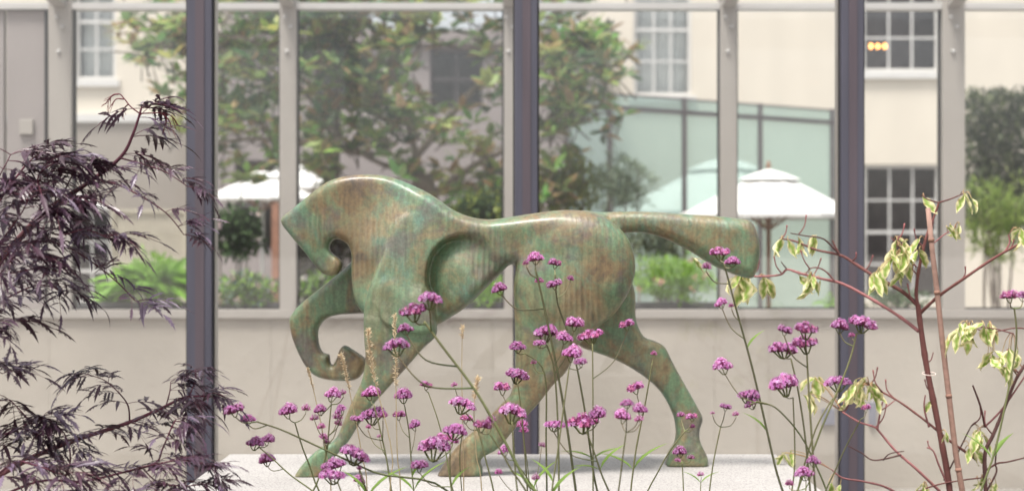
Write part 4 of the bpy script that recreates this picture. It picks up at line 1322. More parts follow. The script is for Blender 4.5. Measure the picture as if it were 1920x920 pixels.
verbena('soft-focus verbena with two heads crossed by the thick slanting stem', 2.75, [(1010, 1000), (952, 868), (918, 812)], [(902, 792, 40), (922, 786, 22)], 4.0)
verbena('verbena with large overlapping heads left of the near hind hoof', 3.05, [(862, 1000), (845, 900), (844, 845)], [(850, 801, 50), (812, 832, 68), (786, 868, 38, 848, 915), (836, 815, 44)], 3.6, leaves=((852, 905, 50, 0.6, 0.9),))
verbena('tall verbena with heads crossing the haunch and belly line', 3.2, [(1085, 1000), (1073, 870), (1050, 722), (1021, 578), (1004, 505)], [(1004, 481, 32), (987, 493, 15, 1008, 520), (940, 538, 32, 1019, 574), (1011, 525, 22)], 5.0, g=(0.075, 0.09, 0.04))
verbena('tall pale-stemmed verbena on the haunch with a wilted side bud', 3.35, [(1130, 1000), (1112, 880), (1095, 760), (1072, 645), (1046, 570), (1041, 515)], [(1040, 489, 32), (1041, 529, 30, 1042, 545), (1069, 521, 15, 1044, 560)], 4.0, g=(0.17, 0.19, 0.09))
verbena('verbena with a cluster of flat heads in front of the hind thigh', 3.3, [(1048, 1000), (1047, 830), (1040, 700), (1026, 648)], [(1022, 617, 52), (1011, 641, 24), (1057, 628, 36, 1040, 690), (1076, 603, 38, 1042, 705)], 4.0)
verbena('upright verbena with a broad head below the belly and a curved side branch', 3.3, [(1112, 1000), (1112, 800), (1111, 645)], [(1110, 620, 54), (1177, 604, 34, 1112, 715)], 3.4, leaves=((1112, 865, 60, 0.2, 0.5), (1112, 875, 60, 3.0, 0.4)))
verbena('verbena with a head just left of the hind thigh and a tiny bud', 3.45, [(1026, 1000), (1024, 830), (1021, 700), (985, 662)], [(970, 646, 34), (1000, 679, 15, 1020, 705)], 3.6)
verbena('verbena with a violet head low on the hind thigh', 3.1, [(1028, 1000), (1048, 830), (1067, 690)], [(1071, 659, 42), (1090, 677, 25)], 3.8, leaves=((1036, 930, 80, 0.4, 0.9), (1040, 900, 60, 2.6, 0.9)))
verbena('verbena with two heads in front of the hind cannon bone', 3.7, [(992, 1000), (985, 860), (976, 760), (970, 715)], [(968, 696, 50), (942, 725, 33, 978, 775)], 3.2)
verbena('near verbena with one large violet head before the near hind leg', 2.85, [(974, 1000), (966, 880), (960, 790)], [(959, 767, 58)], 3.8)
verbena('faint verbena behind the large violet head by the middle dark post', 4.25, [(1000, 1000), (990, 880), (981, 815)], [(980, 794, 22), (982, 806, 18)], 2.2)
verbena('verbena with a wide shaggy head over the middle of the plinth', 3.25, [(1160, 1000), (1125, 880), (1100, 808)], [(1093, 781, 68), (1120, 776, 36), (1037, 788, 44, 1125, 870)], 4.0, leaves=((1130, 880, 70, 0.3, 0.9), (1130, 885, 55, 3.3, 0.3)))
verbena('verbena under the belly arch with a lone bud on a hairy stalk', 3.5, [(1178, 1000), (1190, 860), (1210, 755), (1223, 680)], [(1194, 722, 36, 1212, 765), (1225, 662, 15)], 3.4, leaves=((1186, 880, 80, 0.2, 0.8), (1186, 885, 70, 2.9, 0.6)), g=(0.16, 0.17, 0.07))
verbena('blurred near verbena with four wilting heads under the belly arch', 2.75, [(1155, 1000), (1165, 880), (1174, 810)], [(1176, 753, 27), (1166, 778, 34), (1200, 766, 30), (1200, 784, 22)], 3.6)
verbena('low sparse verbena with small heads right of the near hind hoof', 3.4, [(1030, 1000), (994, 905), (962, 862)], [(947, 842, 28), (1015, 833, 17, 1000, 915), (1005, 895, 19, 1010, 945), (936, 884, 17, 1005, 930)], 2.8, leaves=((1000, 915, 70, 0.3, 1.0), (1005, 930, 70, 2.7, 0.8)))
verbena('verbena arching right to three small heads on the far hind pastern', 3.6, [(1190, 1000), (1240, 872), (1284, 808)], [(1298, 777, 28), (1277, 776, 17), (1299, 798, 13)], 3.2, g=(0.17, 0.2, 0.09))
verbena('short verbena with a small head right in front of the far hind hoof', 3.5, [(1284, 1000), (1281, 905), (1279, 866)], [(1275, 845, 28), (1295, 856, 17), (1270, 862, 13)], 2.8)
verbena('isolated curved verbena with three small buds right of the hind hoof', 3.4, [(1326, 1000), (1334, 890), (1351, 800)], [(1360, 759, 23), (1380, 776, 15), (1336, 773, 11)], 3.2)
verbena('verbena bud barely above the slab right of the hind hoof', 3.4, [(1312, 1000), (1314, 905)], [(1315, 888, 16)], 2.4, leaves=((1313, 905, 40, 0.2, 0.7), (1313, 905, 40, 2.8, 0.7)))
verbena('tallest verbena with its top heads crossing the tail', 3.2, [(1482, 1000), (1452, 868), (1412, 695), (1382, 585), (1357, 492)], [(1350, 467, 46), (1374, 486, 32, 1362, 508), (1324, 499, 21, 1367, 530), (1354, 565, 29, 1395, 640), (1372, 573, 14, 1384, 600)], 4.6, leaves=((1400, 655, 50, 0.4, 0.9), (1440, 825, 60, 2.6, 0.8)), g=(0.16, 0.17, 0.10))
verbena('verbena leaning left with three heads before the blank wall', 3.1, [(1570, 1010), (1520, 850), (1462, 770), (1420, 752)], [(1359, 682, 42, 1440, 762), (1400, 736, 44), (1412, 753, 30)], 3.6)
verbena('verbena topped by a tall double violet head left of the right dark post', 2.95, [(1532, 1000), (1526, 880), (1518, 760), (1513, 665)], [(1512, 638, 54), (1511, 613, 50), (1470, 616, 28, 1514, 690)], 4.8, g=(0.08, 0.085, 0.045))
verbena('verbena with a broad flat head touching the double violet head', 3.1, [(1522, 1000), (1513, 850), (1498, 740), (1483, 672)], [(1470, 646, 56)], 4.0, g=(0.08, 0.085, 0.045))
verbena('verbena with a wide head below the double violet head', 3.1, [(1478, 1000), (1490, 870), (1487, 745)], [(1474, 714, 62)], 3.4)
verbena('slanting verbena with its broad head against the right dark post', 3.15, [(1478, 1000), (1530, 830), (1588, 690), (1606, 625)], [(1615, 597, 58), (1574, 606, 40, 1600, 650), (1598, 628, 15, 1604, 640)], 4.2, g=(0.16, 0.19, 0.08))
verbena('verbena with a shaggy head low against the right dark post', 3.2, [(1484, 1000), (1522, 825), (1560, 748)], [(1572, 708, 56)], 3.8)
verbena('verbena with a lone small violet head right of the right dark post', 3.3, [(1528, 1000), (1572, 868), (1614, 785)], [(1624, 762, 23)], 3.4, g=(0.2, 0.22, 0.12))
verbena('low violet verbena near the right corner of the plinth', 2.9, [(1512, 1010), (1511, 915)], [(1511, 881, 42), (1526, 862, 28), (1480, 905, 22)], 3.4)
verbena('verbena at the right edge of the picture among the dogwood twigs', 3.2, [(1822, 1000), (1868, 835), (1904, 655), (1902, 578)], [(1894, 550, 38), (1918, 552, 28)], 4.6, leaves=((1862, 850, 70, 0.5, 0.9), (1858, 860, 70, 2.7, 0.9)))


# ------------------------------------------------------------------ dry grass stalks
def grass(label, D, pts, head_px, w=10):
    D = 3.45 + (D - 2.75) * 0.55
    o = empty('grass_stalk', (X(pts[0][0], D), D, 0.05), label, 'grass', 'dry grass stalks among the verbena')
    path = catmull([Vector((X(pts[0][0], D), D, 0.05))] + [P(x, y, D) for x, y in pts], 6)
    q = MB(); q.tube(path, 0.0018, 0.0009, 5, col=(0.42, 0.34, 0.2), col2=(0.5, 0.4, 0.25)); q.build('stem', M['dry'], o, smooth=True)
    q = MB()
    topz = path[-1].z
    cut = topz - head_px * D / FPX
    sel = [p for p in path if p.z >= cut] or path[-2:]
    dense = catmull(sel, 8) if len(sel) > 1 else path[-2:]
    for p in dense:
        for k in range(5):
            d = (rvec() + Vector((0, 0, 0.8))).normalized()
            quad_leaf(q, p + rvec() * 0.001, d, rvec(), w * D / FPX * random.uniform(0.5, 1.0), 0.0022, random.choice([(0.62, 0.5, 0.34), (0.7, 0.6, 0.42), (0.5, 0.38, 0.24)]), None, 0.1, 2)
    q.build('seed_head', M['dry'], o, smooth=True)


grass('pale feathery grass head standing before the near forearm', 3.3, [(730, 980), (735, 850), (700, 700), (690, 618)], 120, 11)
grass('straw grass spike just right of the forearm head', 3.35, [(752, 980), (745, 850), (742, 700), (740, 590)], 150, 10)
grass('thin leaning straw stalk crossing the forearm', 3.5, [(690, 980), (678, 850), (655, 730), (640, 665)], 70, 9)
grass('tall thin straw stalk with a spear tip before the low wall', 3.6, [(870, 980), (868, 820), (866, 700), (867, 612)], 30, 9)
grass('fluffy straw grass tip left of the hind shin', 3.5, [(905, 980), (893, 850), (889, 760), (897, 708)], 50, 10)
grass('fine bent straw by the raised hoof', 3.7, [(622, 980), (612, 850), (590, 740), (577, 690)], 40, 5)


# ------------------------------------------------------------------ black elder at left
def elder_leaf(seed):
    rnd = random.Random(seed)
    q = MB()
    n_pair = rnd.choice((3, 3, 4))
    droop = rnd.uniform(0.25, 0.6)
    curl = rnd.uniform(-0.25, 0.25)
    def ra(t): return Vector((t, curl * t * t, 0.16 * t - droop * t * t))
    base = rnd.choice([(0.030, 0.010, 0.016), (0.046, 0.017, 0.030), (0.036, 0.013, 0.022), (0.125, 0.085, 0.13), (0.07, 0.034, 0.058)])  # the pale lilac choice puts the sheen of lit leaves into the colour
    q.tube([ra(k / 6) for k in range(7)], 0.010, 0.006, 4, col=(0.10, 0.03, 0.045))

    def blade(b, d, L, up):
        d = d.normalized(); s = d.cross(up).normalized(); u = s.cross(d)
        bend = rnd.uniform(0.15, 0.5); side = rnd.uniform(-0.15, 0.15)
        W = L * rnd.uniform(0.065, 0.10)
        seg = 5
        pt = lambda t: b + d * (L * t) - u * (bend * L * t * t) + s * (side * L * t * t)
        wd = lambda t: W * math.sin(math.pi * (0.1 + 0.9 * t)) ** 0.7 * (1 - 0.25 * t)
        m = [q.vert(pt(k / seg), base) for k in range(seg + 1)]
        l = [q.vert(pt(k / seg) + s * wd(k / seg) + u * wd(k / seg) * 0.35, base) for k in range(seg)]
        r = [q.vert(pt(k / seg) - s * wd(k / seg) + u * wd(k / seg) * 0.35, base) for k in range(seg)]
        for k in range(seg - 1):
            q.face((m[k], m[k + 1], l[k + 1], l[k])); q.face((r[k], r[k + 1], m[k + 1], m[k]))
        q.face((m[seg - 1], m[seg], l[seg - 1])); q.face((r[seg - 1], m[seg], m[seg - 1]))
        # narrow forward-pointing lobes cut the blade into lace
        for t in (0.22, 0.42, 0.62):
            for sg in (-1, 1):
                if rnd.random() < 0.2: continue
                p = pt(t) + s * sg * wd(t) * 0.6
                ld = (d + s * sg * rnd.uniform(0.45, 0.8) - u * 0.2).normalized()
                ll = L * rnd.uniform(0.14, 0.30) * (1.1 - t * 0.6)
                e = p + ld * ll
                w2 = ld.cross(u).normalized() * (W * 0.42)
                q.face((q.vert(p - w2, base), q.vert(p + ld * ll * 0.5 - w2 * 0.75 + u * 0.006, base), q.vert(e, base), q.vert(p + ld * ll * 0.5 + w2 * 0.75, base), q.vert(p + w2, base)))

    for k in range(n_pair):
        t = 0.30 + 0.55 * k / n_pair
        for sg in (-1, 1):
            blade(ra(t), Vector((rnd.uniform(0.4, 0.8), sg * rnd.uniform(0.6, 0.9), rnd.uniform(-0.35, 0.15))), rnd.uniform(0.48, 0.75) * (1 - 0.13 * k), Vector((0, 0, 1)))
    blade(ra(1.0), ra(1.0) - ra(0.8), rnd.uniform(0.5, 0.65), Vector((0, 0, 1)))
    return q.mesh('elder_leaf', M['elder'], False)


ELDER = [elder_leaf(100 + k) for k in range(9)]


def elder():
    o_up = empty('black_elder', (-1.6, 3.75, 0.05), 'taller dark purple lace-leaved elder with bare flower stalks at upper left', 'shrub', 'dark elders on the left')
    o_lo = empty('black_elder', (-1.75, 3.85, 0.05), 'lower dark purple lace-leaved elder spreading over the bottom left corner', 'shrub', 'dark elders on the left')
    BR = [  # polyline (px, py, D), radius px, leaf pairs, leaf px length
        ([(-260, 1500, 3.2), (-160, 900, 3.2), (-40, 560, 3.2), (60, 420, 3.15), (120, 372, 3.1), (160, 346, 3.1), (225, 296, 3.1), (250, 250, 3.1), (265, 203, 3.1)], 9, 5, 118, 0.62),
        ([(160, 346, 3.1), (205, 342, 3.05), (250, 360, 3.0), (310, 398, 3.0), (345, 440, 3.0)], 4.5, 4, 78, 0.1),
        ([(225, 296, 3.1), (275, 310, 3.05), (315, 325, 3.0), (352, 350, 3.0)], 3.5, 3, 80, 0.1),
        ([(-60, 600, 3.2), (20, 470, 3.1), (80, 452, 3.1), (140, 470, 3.05), (210, 520, 3.0), (255, 565, 3.0)], 5, 5, 92, 0.25),
        ([(-40, 560, 3.2), (-10, 400, 3.1), (40, 320, 3.1), (70, 290, 3.1)], 6, 5, 125, 0.35),
        ([(60, 420, 3.15), (78, 380, 3.05), (72, 330, 3.0), (110, 300, 3.0)], 5, 4, 120, 0.3),
        ([(20, 470, 3.1), (90, 400, 3.0), (120, 380, 2.95)], 4, 4, 125, 0.2),
        ([(-60, 600, 3.2), (10, 560, 3.1), (70, 535, 3.05), (120, 545, 3.0)], 4.5, 4, 96, 0.2),
        ([(-80, 640, 3.2), (-30, 560, 3.0), (10, 500, 2.95), (40, 470, 2.9)], 5, 5, 120, 0.2),
        ([(-100, 700, 3.1), (-60, 640, 3.0), (-20, 610, 2.95), (10, 605, 2.9)], 4, 3, 105, 0.4),
        ([(-150, 760, 3.1), (-80, 700, 3.05), (-25, 690, 3.0), (5, 700, 3.0)], 4, 2, 100, 0.5),
        ([(60, 420, 3.15), (110, 440, 3.0), (160, 430, 2.95), (200, 445, 2.95)], 4, 4, 100, 0.2),
        ([(-20, 480, 3.1), (40, 400, 2.95), (60, 350, 2.9)], 4, 4, 120, 0.2),
        ([(-60, 420, 3.1), (-10, 345, 3.0), (20, 290, 3.0)], 4, 4, 120, 0.2),
        ([(-20, 520, 3.0), (30, 510, 2.9), (90, 500, 2.9)], 4, 4, 105, 0.2),
        ([(100, 400, 3.1), (130, 340, 3.05), (150, 300, 3.05)], 4, 3, 100, 0.2),
        # lower mass
        ([(-330, 1500, 3.3), (-200, 1050, 3.2), (-60, 930, 3.15), (50, 862, 3.1), (140, 825, 3.1), (240, 792, 3.1), (300, 766, 3.1), (345, 745, 3.1), (385, 742, 3.1)], 8, 7, 92, 0.25),
        ([(243, 791, 3.1), (240, 760, 3.1), (222, 735, 3.1), (195, 712, 3.1), (165, 702, 3.1)], 3.5, 3, 92, 0.4),
        ([(243, 791, 3.1), (290, 805, 3.05), (320, 830, 3.0)], 3, 3, 66, 0.2),
        ([(310, 765, 3.1), (318, 735, 3.1), (320, 715, 3.1)], 3, 2, 82, 0.4),
        ([(355, 742, 3.1), (366, 712, 3.1), (367, 692, 3.1)], 3, 2, 60, 0.4),
        ([(-100, 980, 3.1), (60, 905, 3.05), (150, 902, 3.0), (230, 885, 3.0), (290, 868, 3.0), (305, 840, 3.0), (322, 800, 3.0), (330, 785, 3.0)], 5, 8, 84, 0.2),
        ([(230, 885, 3.0), (290, 870, 2.95), (345, 862, 2.95), (390, 872, 2.95)], 4, 5, 84, 0.1),
        ([(120, 900, 3.0), (132, 860, 3.0), (122, 815, 3.0), (100, 790, 3.0)], 4, 4, 98, 0.2),
        ([(60, 870, 3.1), (72, 835, 3.05), (60, 795, 3.0), (20, 750, 3.0)], 4, 4, 104, 0.3),
        ([(-60, 940, 3.0), (20, 870, 2.9), (60, 870, 2.85), (120, 890, 2.85)], 5, 7, 112, 0.2),
        ([(-60, 960, 2.9), (60, 935, 2.85), (160, 925, 2.85), (250, 930, 2.85), (330, 925, 2.9)], 5, 8, 96, 0.1),
        ([(-60, 880, 3.1), (0, 820, 3.05), (40, 800, 3.0), (80, 780, 3.0)], 4, 4, 104, 0.2),
        ([(270, 880, 3.0), (300, 905, 2.95), (350, 910, 2.95), (395, 905, 2.95)], 3, 4, 74, 0.1),
    ]
    rnd = random.Random(5)
    N_UP = 16
    EK = 1.2
    for bi, (pts, rp, pairs, Lp, zb) in enumerate(BR):
        o = o_up if bi < N_UP else o_lo
        pairs = pairs + 1
        path = catmull([P(p[0], p[1], p[2] * EK) for p in pts], 7)
        if pts[0][1] >= 1400: path[0] = o.location.copy()
        r = rp * 0.5 * 3.1 * EK / FPX
        thin = len(pts) < 9
        q = MB(); q.tube(path, r * (1.0 if thin else 1.7), r * 0.42, 6, col=(0.13, 0.06, 0.06) if not thin else (0.085, 0.028, 0.04), col2=(0.10, 0.025, 0.045)); q.build('branch', M['stem'], o, smooth=True)
        # leaves on the outer part only
        i0 = int(len(path) * (0.45 if not thin else 0.18))
        spots = [path[i0 + int((len(path) - 1 - i0) * (k + 0.6) / (pairs + 0.1))] for k in range(pairs)] + [path[-1]]
        for k, c in enumerate(spots):
            ii = path.index(c)
            tg = (path[min(ii + 1, len(path) - 1)] - path[max(ii - 1, 0)]).normalized()
            az0 = rnd.uniform(0, math.pi)
            number = 2 if k < len(spots) - 1 else 3
            for j in range(number):
                az = math.atan2(tg.y, tg.x)
                sg = (-1, 1, 0)[j]
                if abs(tg.z) > 0.75: yaw = rnd.choice((0, math.pi)) * (j % 2) + rnd.uniform(-0.7, 0.7) + (math.pi if j == 1 else 0)
                else: yaw = az + sg * rnd.uniform(0.4, 1.25) + rnd.uniform(-0.2, 0.2)
                l = link('leaf', ELDER[rnd.randrange(len(ELDER))], o, False)
                l.location = c - o.location
                L = Lp * 3.0 * EK / FPX * rnd.uniform(0.65, 1.05) * 0.84
                l.scale = (L, L * rnd.choice((-1, 1)), L)
                l.rotation_euler = Euler((rnd.uniform(-0.5, 0.5), -rnd.uniform(-0.25, 0.55), yaw))
    o = o_up
    # bare flower stalks at the tip of the upper branch
    for pts in ([(265, 215), (245, 200), (232, 184), (222, 176), (205, 184), (198, 196)], [(232, 186), (218, 186), (208, 198)], [(264, 213), (290, 212), (310, 212), (326, 222), (334, 236)], [(305, 212), (318, 228), (322, 245)], [(312, 214), (322, 218), (330, 230)], [(265, 203), (266, 196)], [(240, 196), (232, 204), (230, 212)], [(222, 177), (212, 178), (203, 190)], [(300, 212), (312, 222), (310, 240)]):
        q = MB(); q.tube(catmull([P(x, y, 3.1 * EK) for x, y in pts], 5), 0.0019, 0.0008, 5, col=(0.12, 0.03, 0.04)); q.build('flower_stalk', M['stem'], o, smooth=True)
        for k in range(4):
            e = P(pts[-1][0] + rnd.uniform(-9, 9), pts[-1][1] + rnd.uniform(-4, 16), 3.1 * EK)
            q = MB(); q.tube([P(pts[-2][0], pts[-2][1], 3.1 * EK).lerp(P(pts[-1][0], pts[-1][1], 3.1 * EK), rnd.random()), e], 0.0007, 0.0005, 4, col=(0.2, 0.07, 0.07)); q.build('pedicel', M['stem'], o)


elder()


# ------------------------------------------------------------------ variegated dogwood at right and its cane
def wilt_leaf(seed):
    """curled, hanging, cream-edged leaf; base at the origin, hangs along -Z"""
    rnd = random.Random(seed)
    q = MB()
    seg, half = 9, 3
    curl = rnd.uniform(-1.0, 1.0); roll = rnd.uniform(0.5, 1.5); twist = rnd.uniform(-1.2, 1.2)
    W = rnd.uniform(0.34, 0.52)
    ph = rnd.uniform(0, 6)
    p = Vector((0, 0, 0)); ang = rnd.uniform(0.2, 0.9)
    grid = []
    for k in range(seg + 1):
        t = k / seg
        row = []
        w = W * 0.5 * math.sin(math.pi * min(1, 0.03 + 0.97 * t) ** 0.9) + 0.006
        d = Vector((math.sin(ang), 0, -math.cos(ang)))
        nrm = Vector((math.cos(ang), 0, math.sin(ang)))
        tw = twist * t
        sd = Vector((0, 1, 0)) * math.cos(tw) + nrm * math.sin(tw)
        n2 = nrm * math.cos(tw) - Vector((0, 1, 0)) * math.sin(tw)
        for j in range(-half, half + 1):
            s = j / half
            a = s * roll
            off = sd * (w * math.sin(a) / max(0.5, roll)) + n2 * (w * (1 - math.cos(a)) / max(0.5, roll))
            off += n2 * (0.035 * math.sin(t * 13 + ph + s * 2) * abs(s))
            e = abs(s) + 0.22 * math.sin(t * 17 + ph * 2 + (2 if j > 0 else 0))
            f = min(1, max(0, (e - 0.34) / 0.3)); f = max(f, min(1, max(0, (t - 0.86) / 0.1)))
            gr = (0.22, 0.32, 0.06); cr = (0.80, 0.73, 0.44)
            if rnd.random() < 0.05: cr = (0.45, 0.26, 0.10)
            c = tuple(gr[i] + (cr[i] - gr[i]) * f for i in range(3))
            row.append(q.vert(p + off, c))
        grid.append(row)
        p = p + d * (1.0 / seg)
        ang += (curl * 0.9 - ang * 0.35) / seg * 2.2
    for k in range(seg):
        for j in range(2 * half): q.face((grid[k][j], grid[k][j + 1], grid[k + 1][j + 1], grid[k + 1][j]))
    return q.mesh('dogwood_leaf', M['wilt'], True)


WILT = [wilt_leaf(300 + k) for k in range(8)]


def dogwood():
    D0 = 5.0
    o = empty('dogwood', (X(1790, D0), D0, 0.05), 'red-stemmed dogwood with wilted cream and green leaves at right', 'shrub')
    red, pink, brown = (0.115, 0.045, 0.040), (0.21, 0.085, 0.085), (0.085, 0.042, 0.038)
    ST = [
        ([(1800, 1500, 5.0), (1795, 1100, 5.0), (1781, 920, 5.0), (1758, 790, 5.0), (1738, 690, 5.0), (1726, 610, 5.0), (1721, 570, 5.0)], 19, 16, red),
        ([(1721, 575, 5.0), (1718, 545, 5.0), (1724, 500, 5.0), (1738, 440, 5.0), (1752, 405, 5.0), (1760, 380, 5.0)], 11, 6, red),
        ([(1760, 380, 5.0), (1785, 372, 5.0), (1808, 362, 5.0)], 5, 3, red),
        ([(1760, 380, 5.0), (1740, 374, 5.0), (1728, 366, 5.0)], 5, 3, brown),
        ([(1721, 572, 5.0), (1690, 545, 5.05), (1640, 518, 5.12), (1600, 492, 5.18), (1575, 478, 5.2), (1530, 468, 5.24), (1490, 452, 5.28), (1462, 447, 5.3)], 12, 5, red),
        ([(1575, 478, 5.2), (1560, 462, 5.2), (1542, 447, 5.2), (1510, 442, 5.22), (1482, 437, 5.24)], 6, 3, brown),
        ([(1575, 478, 5.2), (1566, 462, 5.2), (1561, 450, 5.2)], 5, 4, red),
        ([(1722, 620, 5.0), (1685, 592, 5.08), (1630, 558, 5.15), (1580, 532, 5.2), (1540, 522, 5.22), (1500, 512, 5.26), (1476, 505, 5.3), (1462, 515, 5.32), (1420, 518, 5.36), (1395, 515, 5.38)], 10, 5, pink),
        ([(1565, 527, 5.2), (1550, 510, 5.2), (1535, 502, 5.2), (1520, 503, 5.2), (1510, 515, 5.2)], 5, 3, pink),
        ([(1476, 505, 5.3), (1468, 495, 5.3), (1465, 490, 5.3)], 4, 3, brown),
        ([(1726, 586, 5.0), (1760, 555, 4.95), (1810, 520, 4.9), (1870, 480, 4.88), (1925, 452, 4.86), (1990, 430, 4.85)], 10, 6, red),
        ([(1884, 472, 4.88), (1893, 455, 4.88), (1891, 440, 4.88)], 5, 5, pink),
        ([(1848, 1500, 4.95), (1850, 1000, 4.95), (1848, 920, 4.95), (1847, 850, 4.95), (1862, 815, 4.95), (1885, 760, 4.95), (1908, 705, 4.95), (1940, 660, 4.95)], 13, 9, brown),
        ([(1847, 800, 4.95), (1838, 760, 4.95), (1824, 722, 4.95)], 7, 5, red),
        ([(1846, 800, 4.95), (1880, 765, 4.95), (1925, 700, 4.95)], 6, 5, pink),
        ([(1830, 860, 5.0), (1780, 825, 5.0), (1740, 792, 5.02), (1690, 755, 5.05), (1655, 735, 5.08), (1630, 722, 5.1)], 8, 5, red),
        ([(1762, 920, 5.05), (1720, 880, 5.05), (1680, 845, 5.08), (1650, 810, 5.1), (1640, 800, 5.1), (1610, 790, 5.1), (1580, 772, 5.12)], 8, 5, pink),
        ([(1645, 805, 5.1), (1650, 775, 5.1), (1655, 752, 5.1)], 6, 4, pink),
        ([(1650, 770, 5.1), (1665, 760, 5.1), (1678, 750, 5.1)], 4, 3, pink),
        ([(1700, 935, 5.1), (1660, 912, 5.1), (1620, 902, 5.1), (1580, 895, 5.1), (1560, 880, 5.1)], 7, 4, pink),
        ([(1690, 852, 5.07), (1640, 862, 5.08), (1615, 848, 5.1), (1590, 835, 5.1)], 5, 3, brown),
        ([(1656, 862, 5.07), (1668, 850, 5.06), (1695, 845, 5.06)], 4, 3, brown),
        ([(1700, 930, 5.0), (1750, 910, 5.0), (1800, 900, 4.98), (1840, 895, 4.96)], 5, 4, red),
        ([(1775, 905, 5.0), (1760, 870, 5.0), (1750, 845, 5.0), (1738, 838, 5.0)], 6, 4, pink),
        ([(1770, 900, 5.0), (1800, 840, 5.0), (1820, 800, 5.0), (1830, 790, 5.0)], 5, 3, brown),
        ([(1850, 880, 4.95), (1870, 868, 4.95), (1890, 865, 4.95), (1930, 855, 4.95)], 6, 4, red),
        ([(1866, 870, 4.95), (1868, 840, 4.95), (1867, 832, 4.95)], 5, 4, brown),
        ([(1850, 920, 4.95), (1868, 885, 4.95), (1866, 870, 4.95)], 6, 5, brown),
        ([(1735, 680, 5.0), (1745, 675, 5.0), (1750, 660, 5.0)], 4, 3, pink),
        ([(1742, 800, 5.0), (1733, 765, 5.0), (1735, 740, 5.0)], 6, 4, pink),
        ([(1900, 625, 4.9), (1860, 615, 4.9), (1818, 612, 4.9)], 4, 3, pink),
        ([(1990, 640, 4.9), (1930, 618, 4.9), (1900, 615, 4.9), (1860, 622, 4.9), (1826, 615, 4.9)], 4, 3, red),
        ([(1718, 500, 5.0), (1700, 480, 5.0), (1680, 455, 5.0), (1670, 445, 5.0)], 5, 3, pink),
        ([(1752, 455, 5.0), (1770, 440, 5.0), (1790, 428, 5.0)], 4, 3, pink),
    ]
    rnd = random.Random(3)
    ALLP = []
    for pts, w0, w1, c in ST:
        pp = [P(*p) for p in pts]
        if pts[0][1] >= 1400: pp[0] = Vector((X(pts[0][0], pts[0][2]), pts[0][2], 0.05))
        k = pts[0][2] / FPX / 2
        path = catmull(pp, 10)
        ALLP.extend(path)
        nn = max(2, len(pts))
        q = MB(); q.tube(path, lambda w, a=w0 * k * 0.68, b=w1 * k * 0.62, nn=nn: (a + (b - a) * w) * (1 + 0.16 * max(0, math.cos(w * nn * 2 * math.pi)) ** 12 + 0.04 * math.sin(w * 37)), None, 8, col=c, col2=tuple(min(1, x * 1.2) for x in c)); q.build('branch', M['stem'], o, smooth=True)
        # short side twigs ending in a bud
        if w0 >= 5 and len(pts) >= 4:
            for z in range(3 if w0 >= 7 else 1):
                ii = rnd.randrange(len(path) // 3, len(path))
                b = path[ii]
                if b.z < 0.95: continue
                sgn = rnd.choice((-1, 1))
                L = rnd.uniform(14, 44) * 5.0 / FPX
                m1 = b + Vector((sgn * L * 0.35, rnd.uniform(-.02, .02), L * 0.45)); e = m1 + Vector((sgn * L * rnd.uniform(0.0, 0.25), 0, L * 0.6))
                q = MB(); tp = catmull([b, m1, e], 4)
                q.tube(tp, lambda w: 0.0026 - 0.0011 * w if w < 0.85 else 0.0026, None, 6, col=c, col2=(0.24, 0.085, 0.085)); q.build('twig', M['stem'], o, smooth=True)
    # wilted leaves: (px, py of the stalk, number, spread px, length px, D)
    LV = [(1728, 368, 1, 2, 52, 5.0), (1805, 362, 2, 10, 44, 5.0), (1824, 372, 1, 3, 44, 5.0), (1795, 420, 3, 12, 40, 5.0), (1776, 424, 2, 10, 34, 5.0),
          (1706, 455, 12, 26, 52, 4.98), (1680, 482, 10, 24, 56, 5.0), (1650, 505, 6, 18, 50, 5.02), (1725, 470, 4, 8, 46, 4.98),
          (1500, 448, 2, 6, 44, 5.26), (1530, 442, 2, 4, 46, 5.22), (1466, 450, 2, 4, 40, 5.3), (1476, 450, 1, 3, 40, 5.3),
          (1508, 515, 6, 14, 54, 5.24), (1530, 518, 4, 12, 40, 5.22), (1400, 515, 6, 16, 62, 5.38), (1432, 520, 4, 10, 52, 5.36), (1385, 515, 3, 10, 50, 5.38), (1302, 482, 1, 3, 34, 5.36),
          (1816, 608, 6, 16, 56, 4.9), (1846, 605, 5, 14, 44, 4.9), (1800, 620, 3, 10, 56, 4.9), (1872, 662, 6, 18, 50, 4.92), (1900, 655, 5, 14, 48, 4.92), (1885, 690, 3, 12, 40, 4.92), (1860, 668, 3, 10, 44, 4.92), (1912, 430, 3, 6, 50, 4.86),
          (1618, 715, 8, 20, 54, 5.08), (1598, 728, 6, 18, 52, 5.1), (1640, 722, 4, 12, 46, 5.08), (1525, 705, 4, 14, 50, 5.15), (1505, 735, 3, 10, 44, 5.15), (1475, 845, 4, 10, 40, 5.2), (1835, 810, 6, 16, 44, 4.95), (1828, 838, 4, 12, 40, 4.95), (1745, 752, 1, 3, 34, 5.0), (1770, 812, 2, 6, 30, 5.0),
          (1742, 905, 4, 12, 36, 5.0), (1850, 900, 6, 18, 36, 4.95), (1565, 905, 3, 12, 36, 5.1)]
    rnd = random.Random(11)
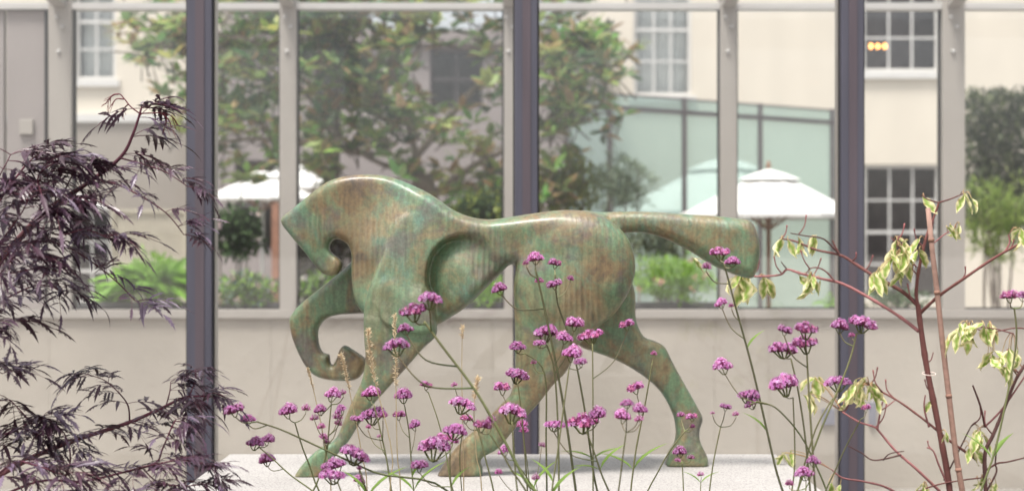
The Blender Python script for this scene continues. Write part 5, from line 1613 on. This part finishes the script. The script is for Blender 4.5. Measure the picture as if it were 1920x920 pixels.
    for px, py, n, sp, L, D in LV:
        pet = MB()
        for k in range(n):
            l = link('leaf', WILT[rnd.randrange(len(WILT))], o, False)
            l.location = P(px + rnd.uniform(-sp, sp), py + rnd.uniform(-sp * 0.4, sp * 0.6), D + rnd.uniform(-0.05, 0.05)) - o.location
            s = L * D / FPX * rnd.uniform(0.7, 1.1)
            lb = l.location + o.location
            nb = min(ALLP, key=lambda p: (p - lb).length)
            md = nb.lerp(lb, 0.55) + Vector((0, 0, 0.012))
            pet.tube(catmull([nb, md, lb], 4), 0.0013, 0.0011, 5, col=(0.24, 0.11, 0.08), col2=(0.45, 0.34, 0.16))
            l.scale = (s, s, s)
            l.rotation_euler = Euler((rnd.uniform(-0.5, 0.5), rnd.uniform(-0.5, 0.5), rnd.uniform(0, 6.28)))
        pet.build('leaf_stalk', M['stem'], o, smooth=True)


dogwood()

cn = empty('bamboo_cane', (X(1838, 4.9), 4.9, 0.05), 'pinkish brown bamboo cane leaning beside the dogwood stem', 'cane')
pts = [(1740, 390), (1748, 470), (1757, 548), (1768, 650), (1779, 742), (1792, 850), (1806, 930), (1822, 1100)]
pp = [P(x, y, 4.9) for x, y in pts][::-1]
q = MB(); q.tube([Vector((X(1838, 4.9), 4.9, 0.05))] + pp, 0.0095, 0.0078, 9, col=(0.36, 0.21, 0.16), col2=(0.40, 0.25, 0.20)); q.build('culm', M['stem'], cn, smooth=True)
for (x, y) in ((1757, 548), (1779, 742), (1746, 450), (1797, 880)):
    c = P(x, y, 4.9); q = MB(); q.tube([c + Vector((0.0006, 0, -0.006)), c, c + Vector((-0.0006, 0, 0.006))], lambda w: 0.0090 + 0.0014 * math.sin(math.pi * w), None, 9, col=(0.27, 0.15, 0.11)); q.build('node', M['stem'], cn, smooth=True)
q = MB()
c = P(1742, 700, 4.98)
q.tube([c + Vector((0.021 * math.cos(a), 0.021 * math.sin(a), 0.004 * math.sin(a))) for a in [k * math.pi / 8 for k in range(17)]], 0.0014, n=5, col=(0.6, 0.5, 0.45))
tag(q.build('plant_tie', M['stem'], None, smooth=True), 'thin pale tie wound round the dogwood main stem', 'tie')
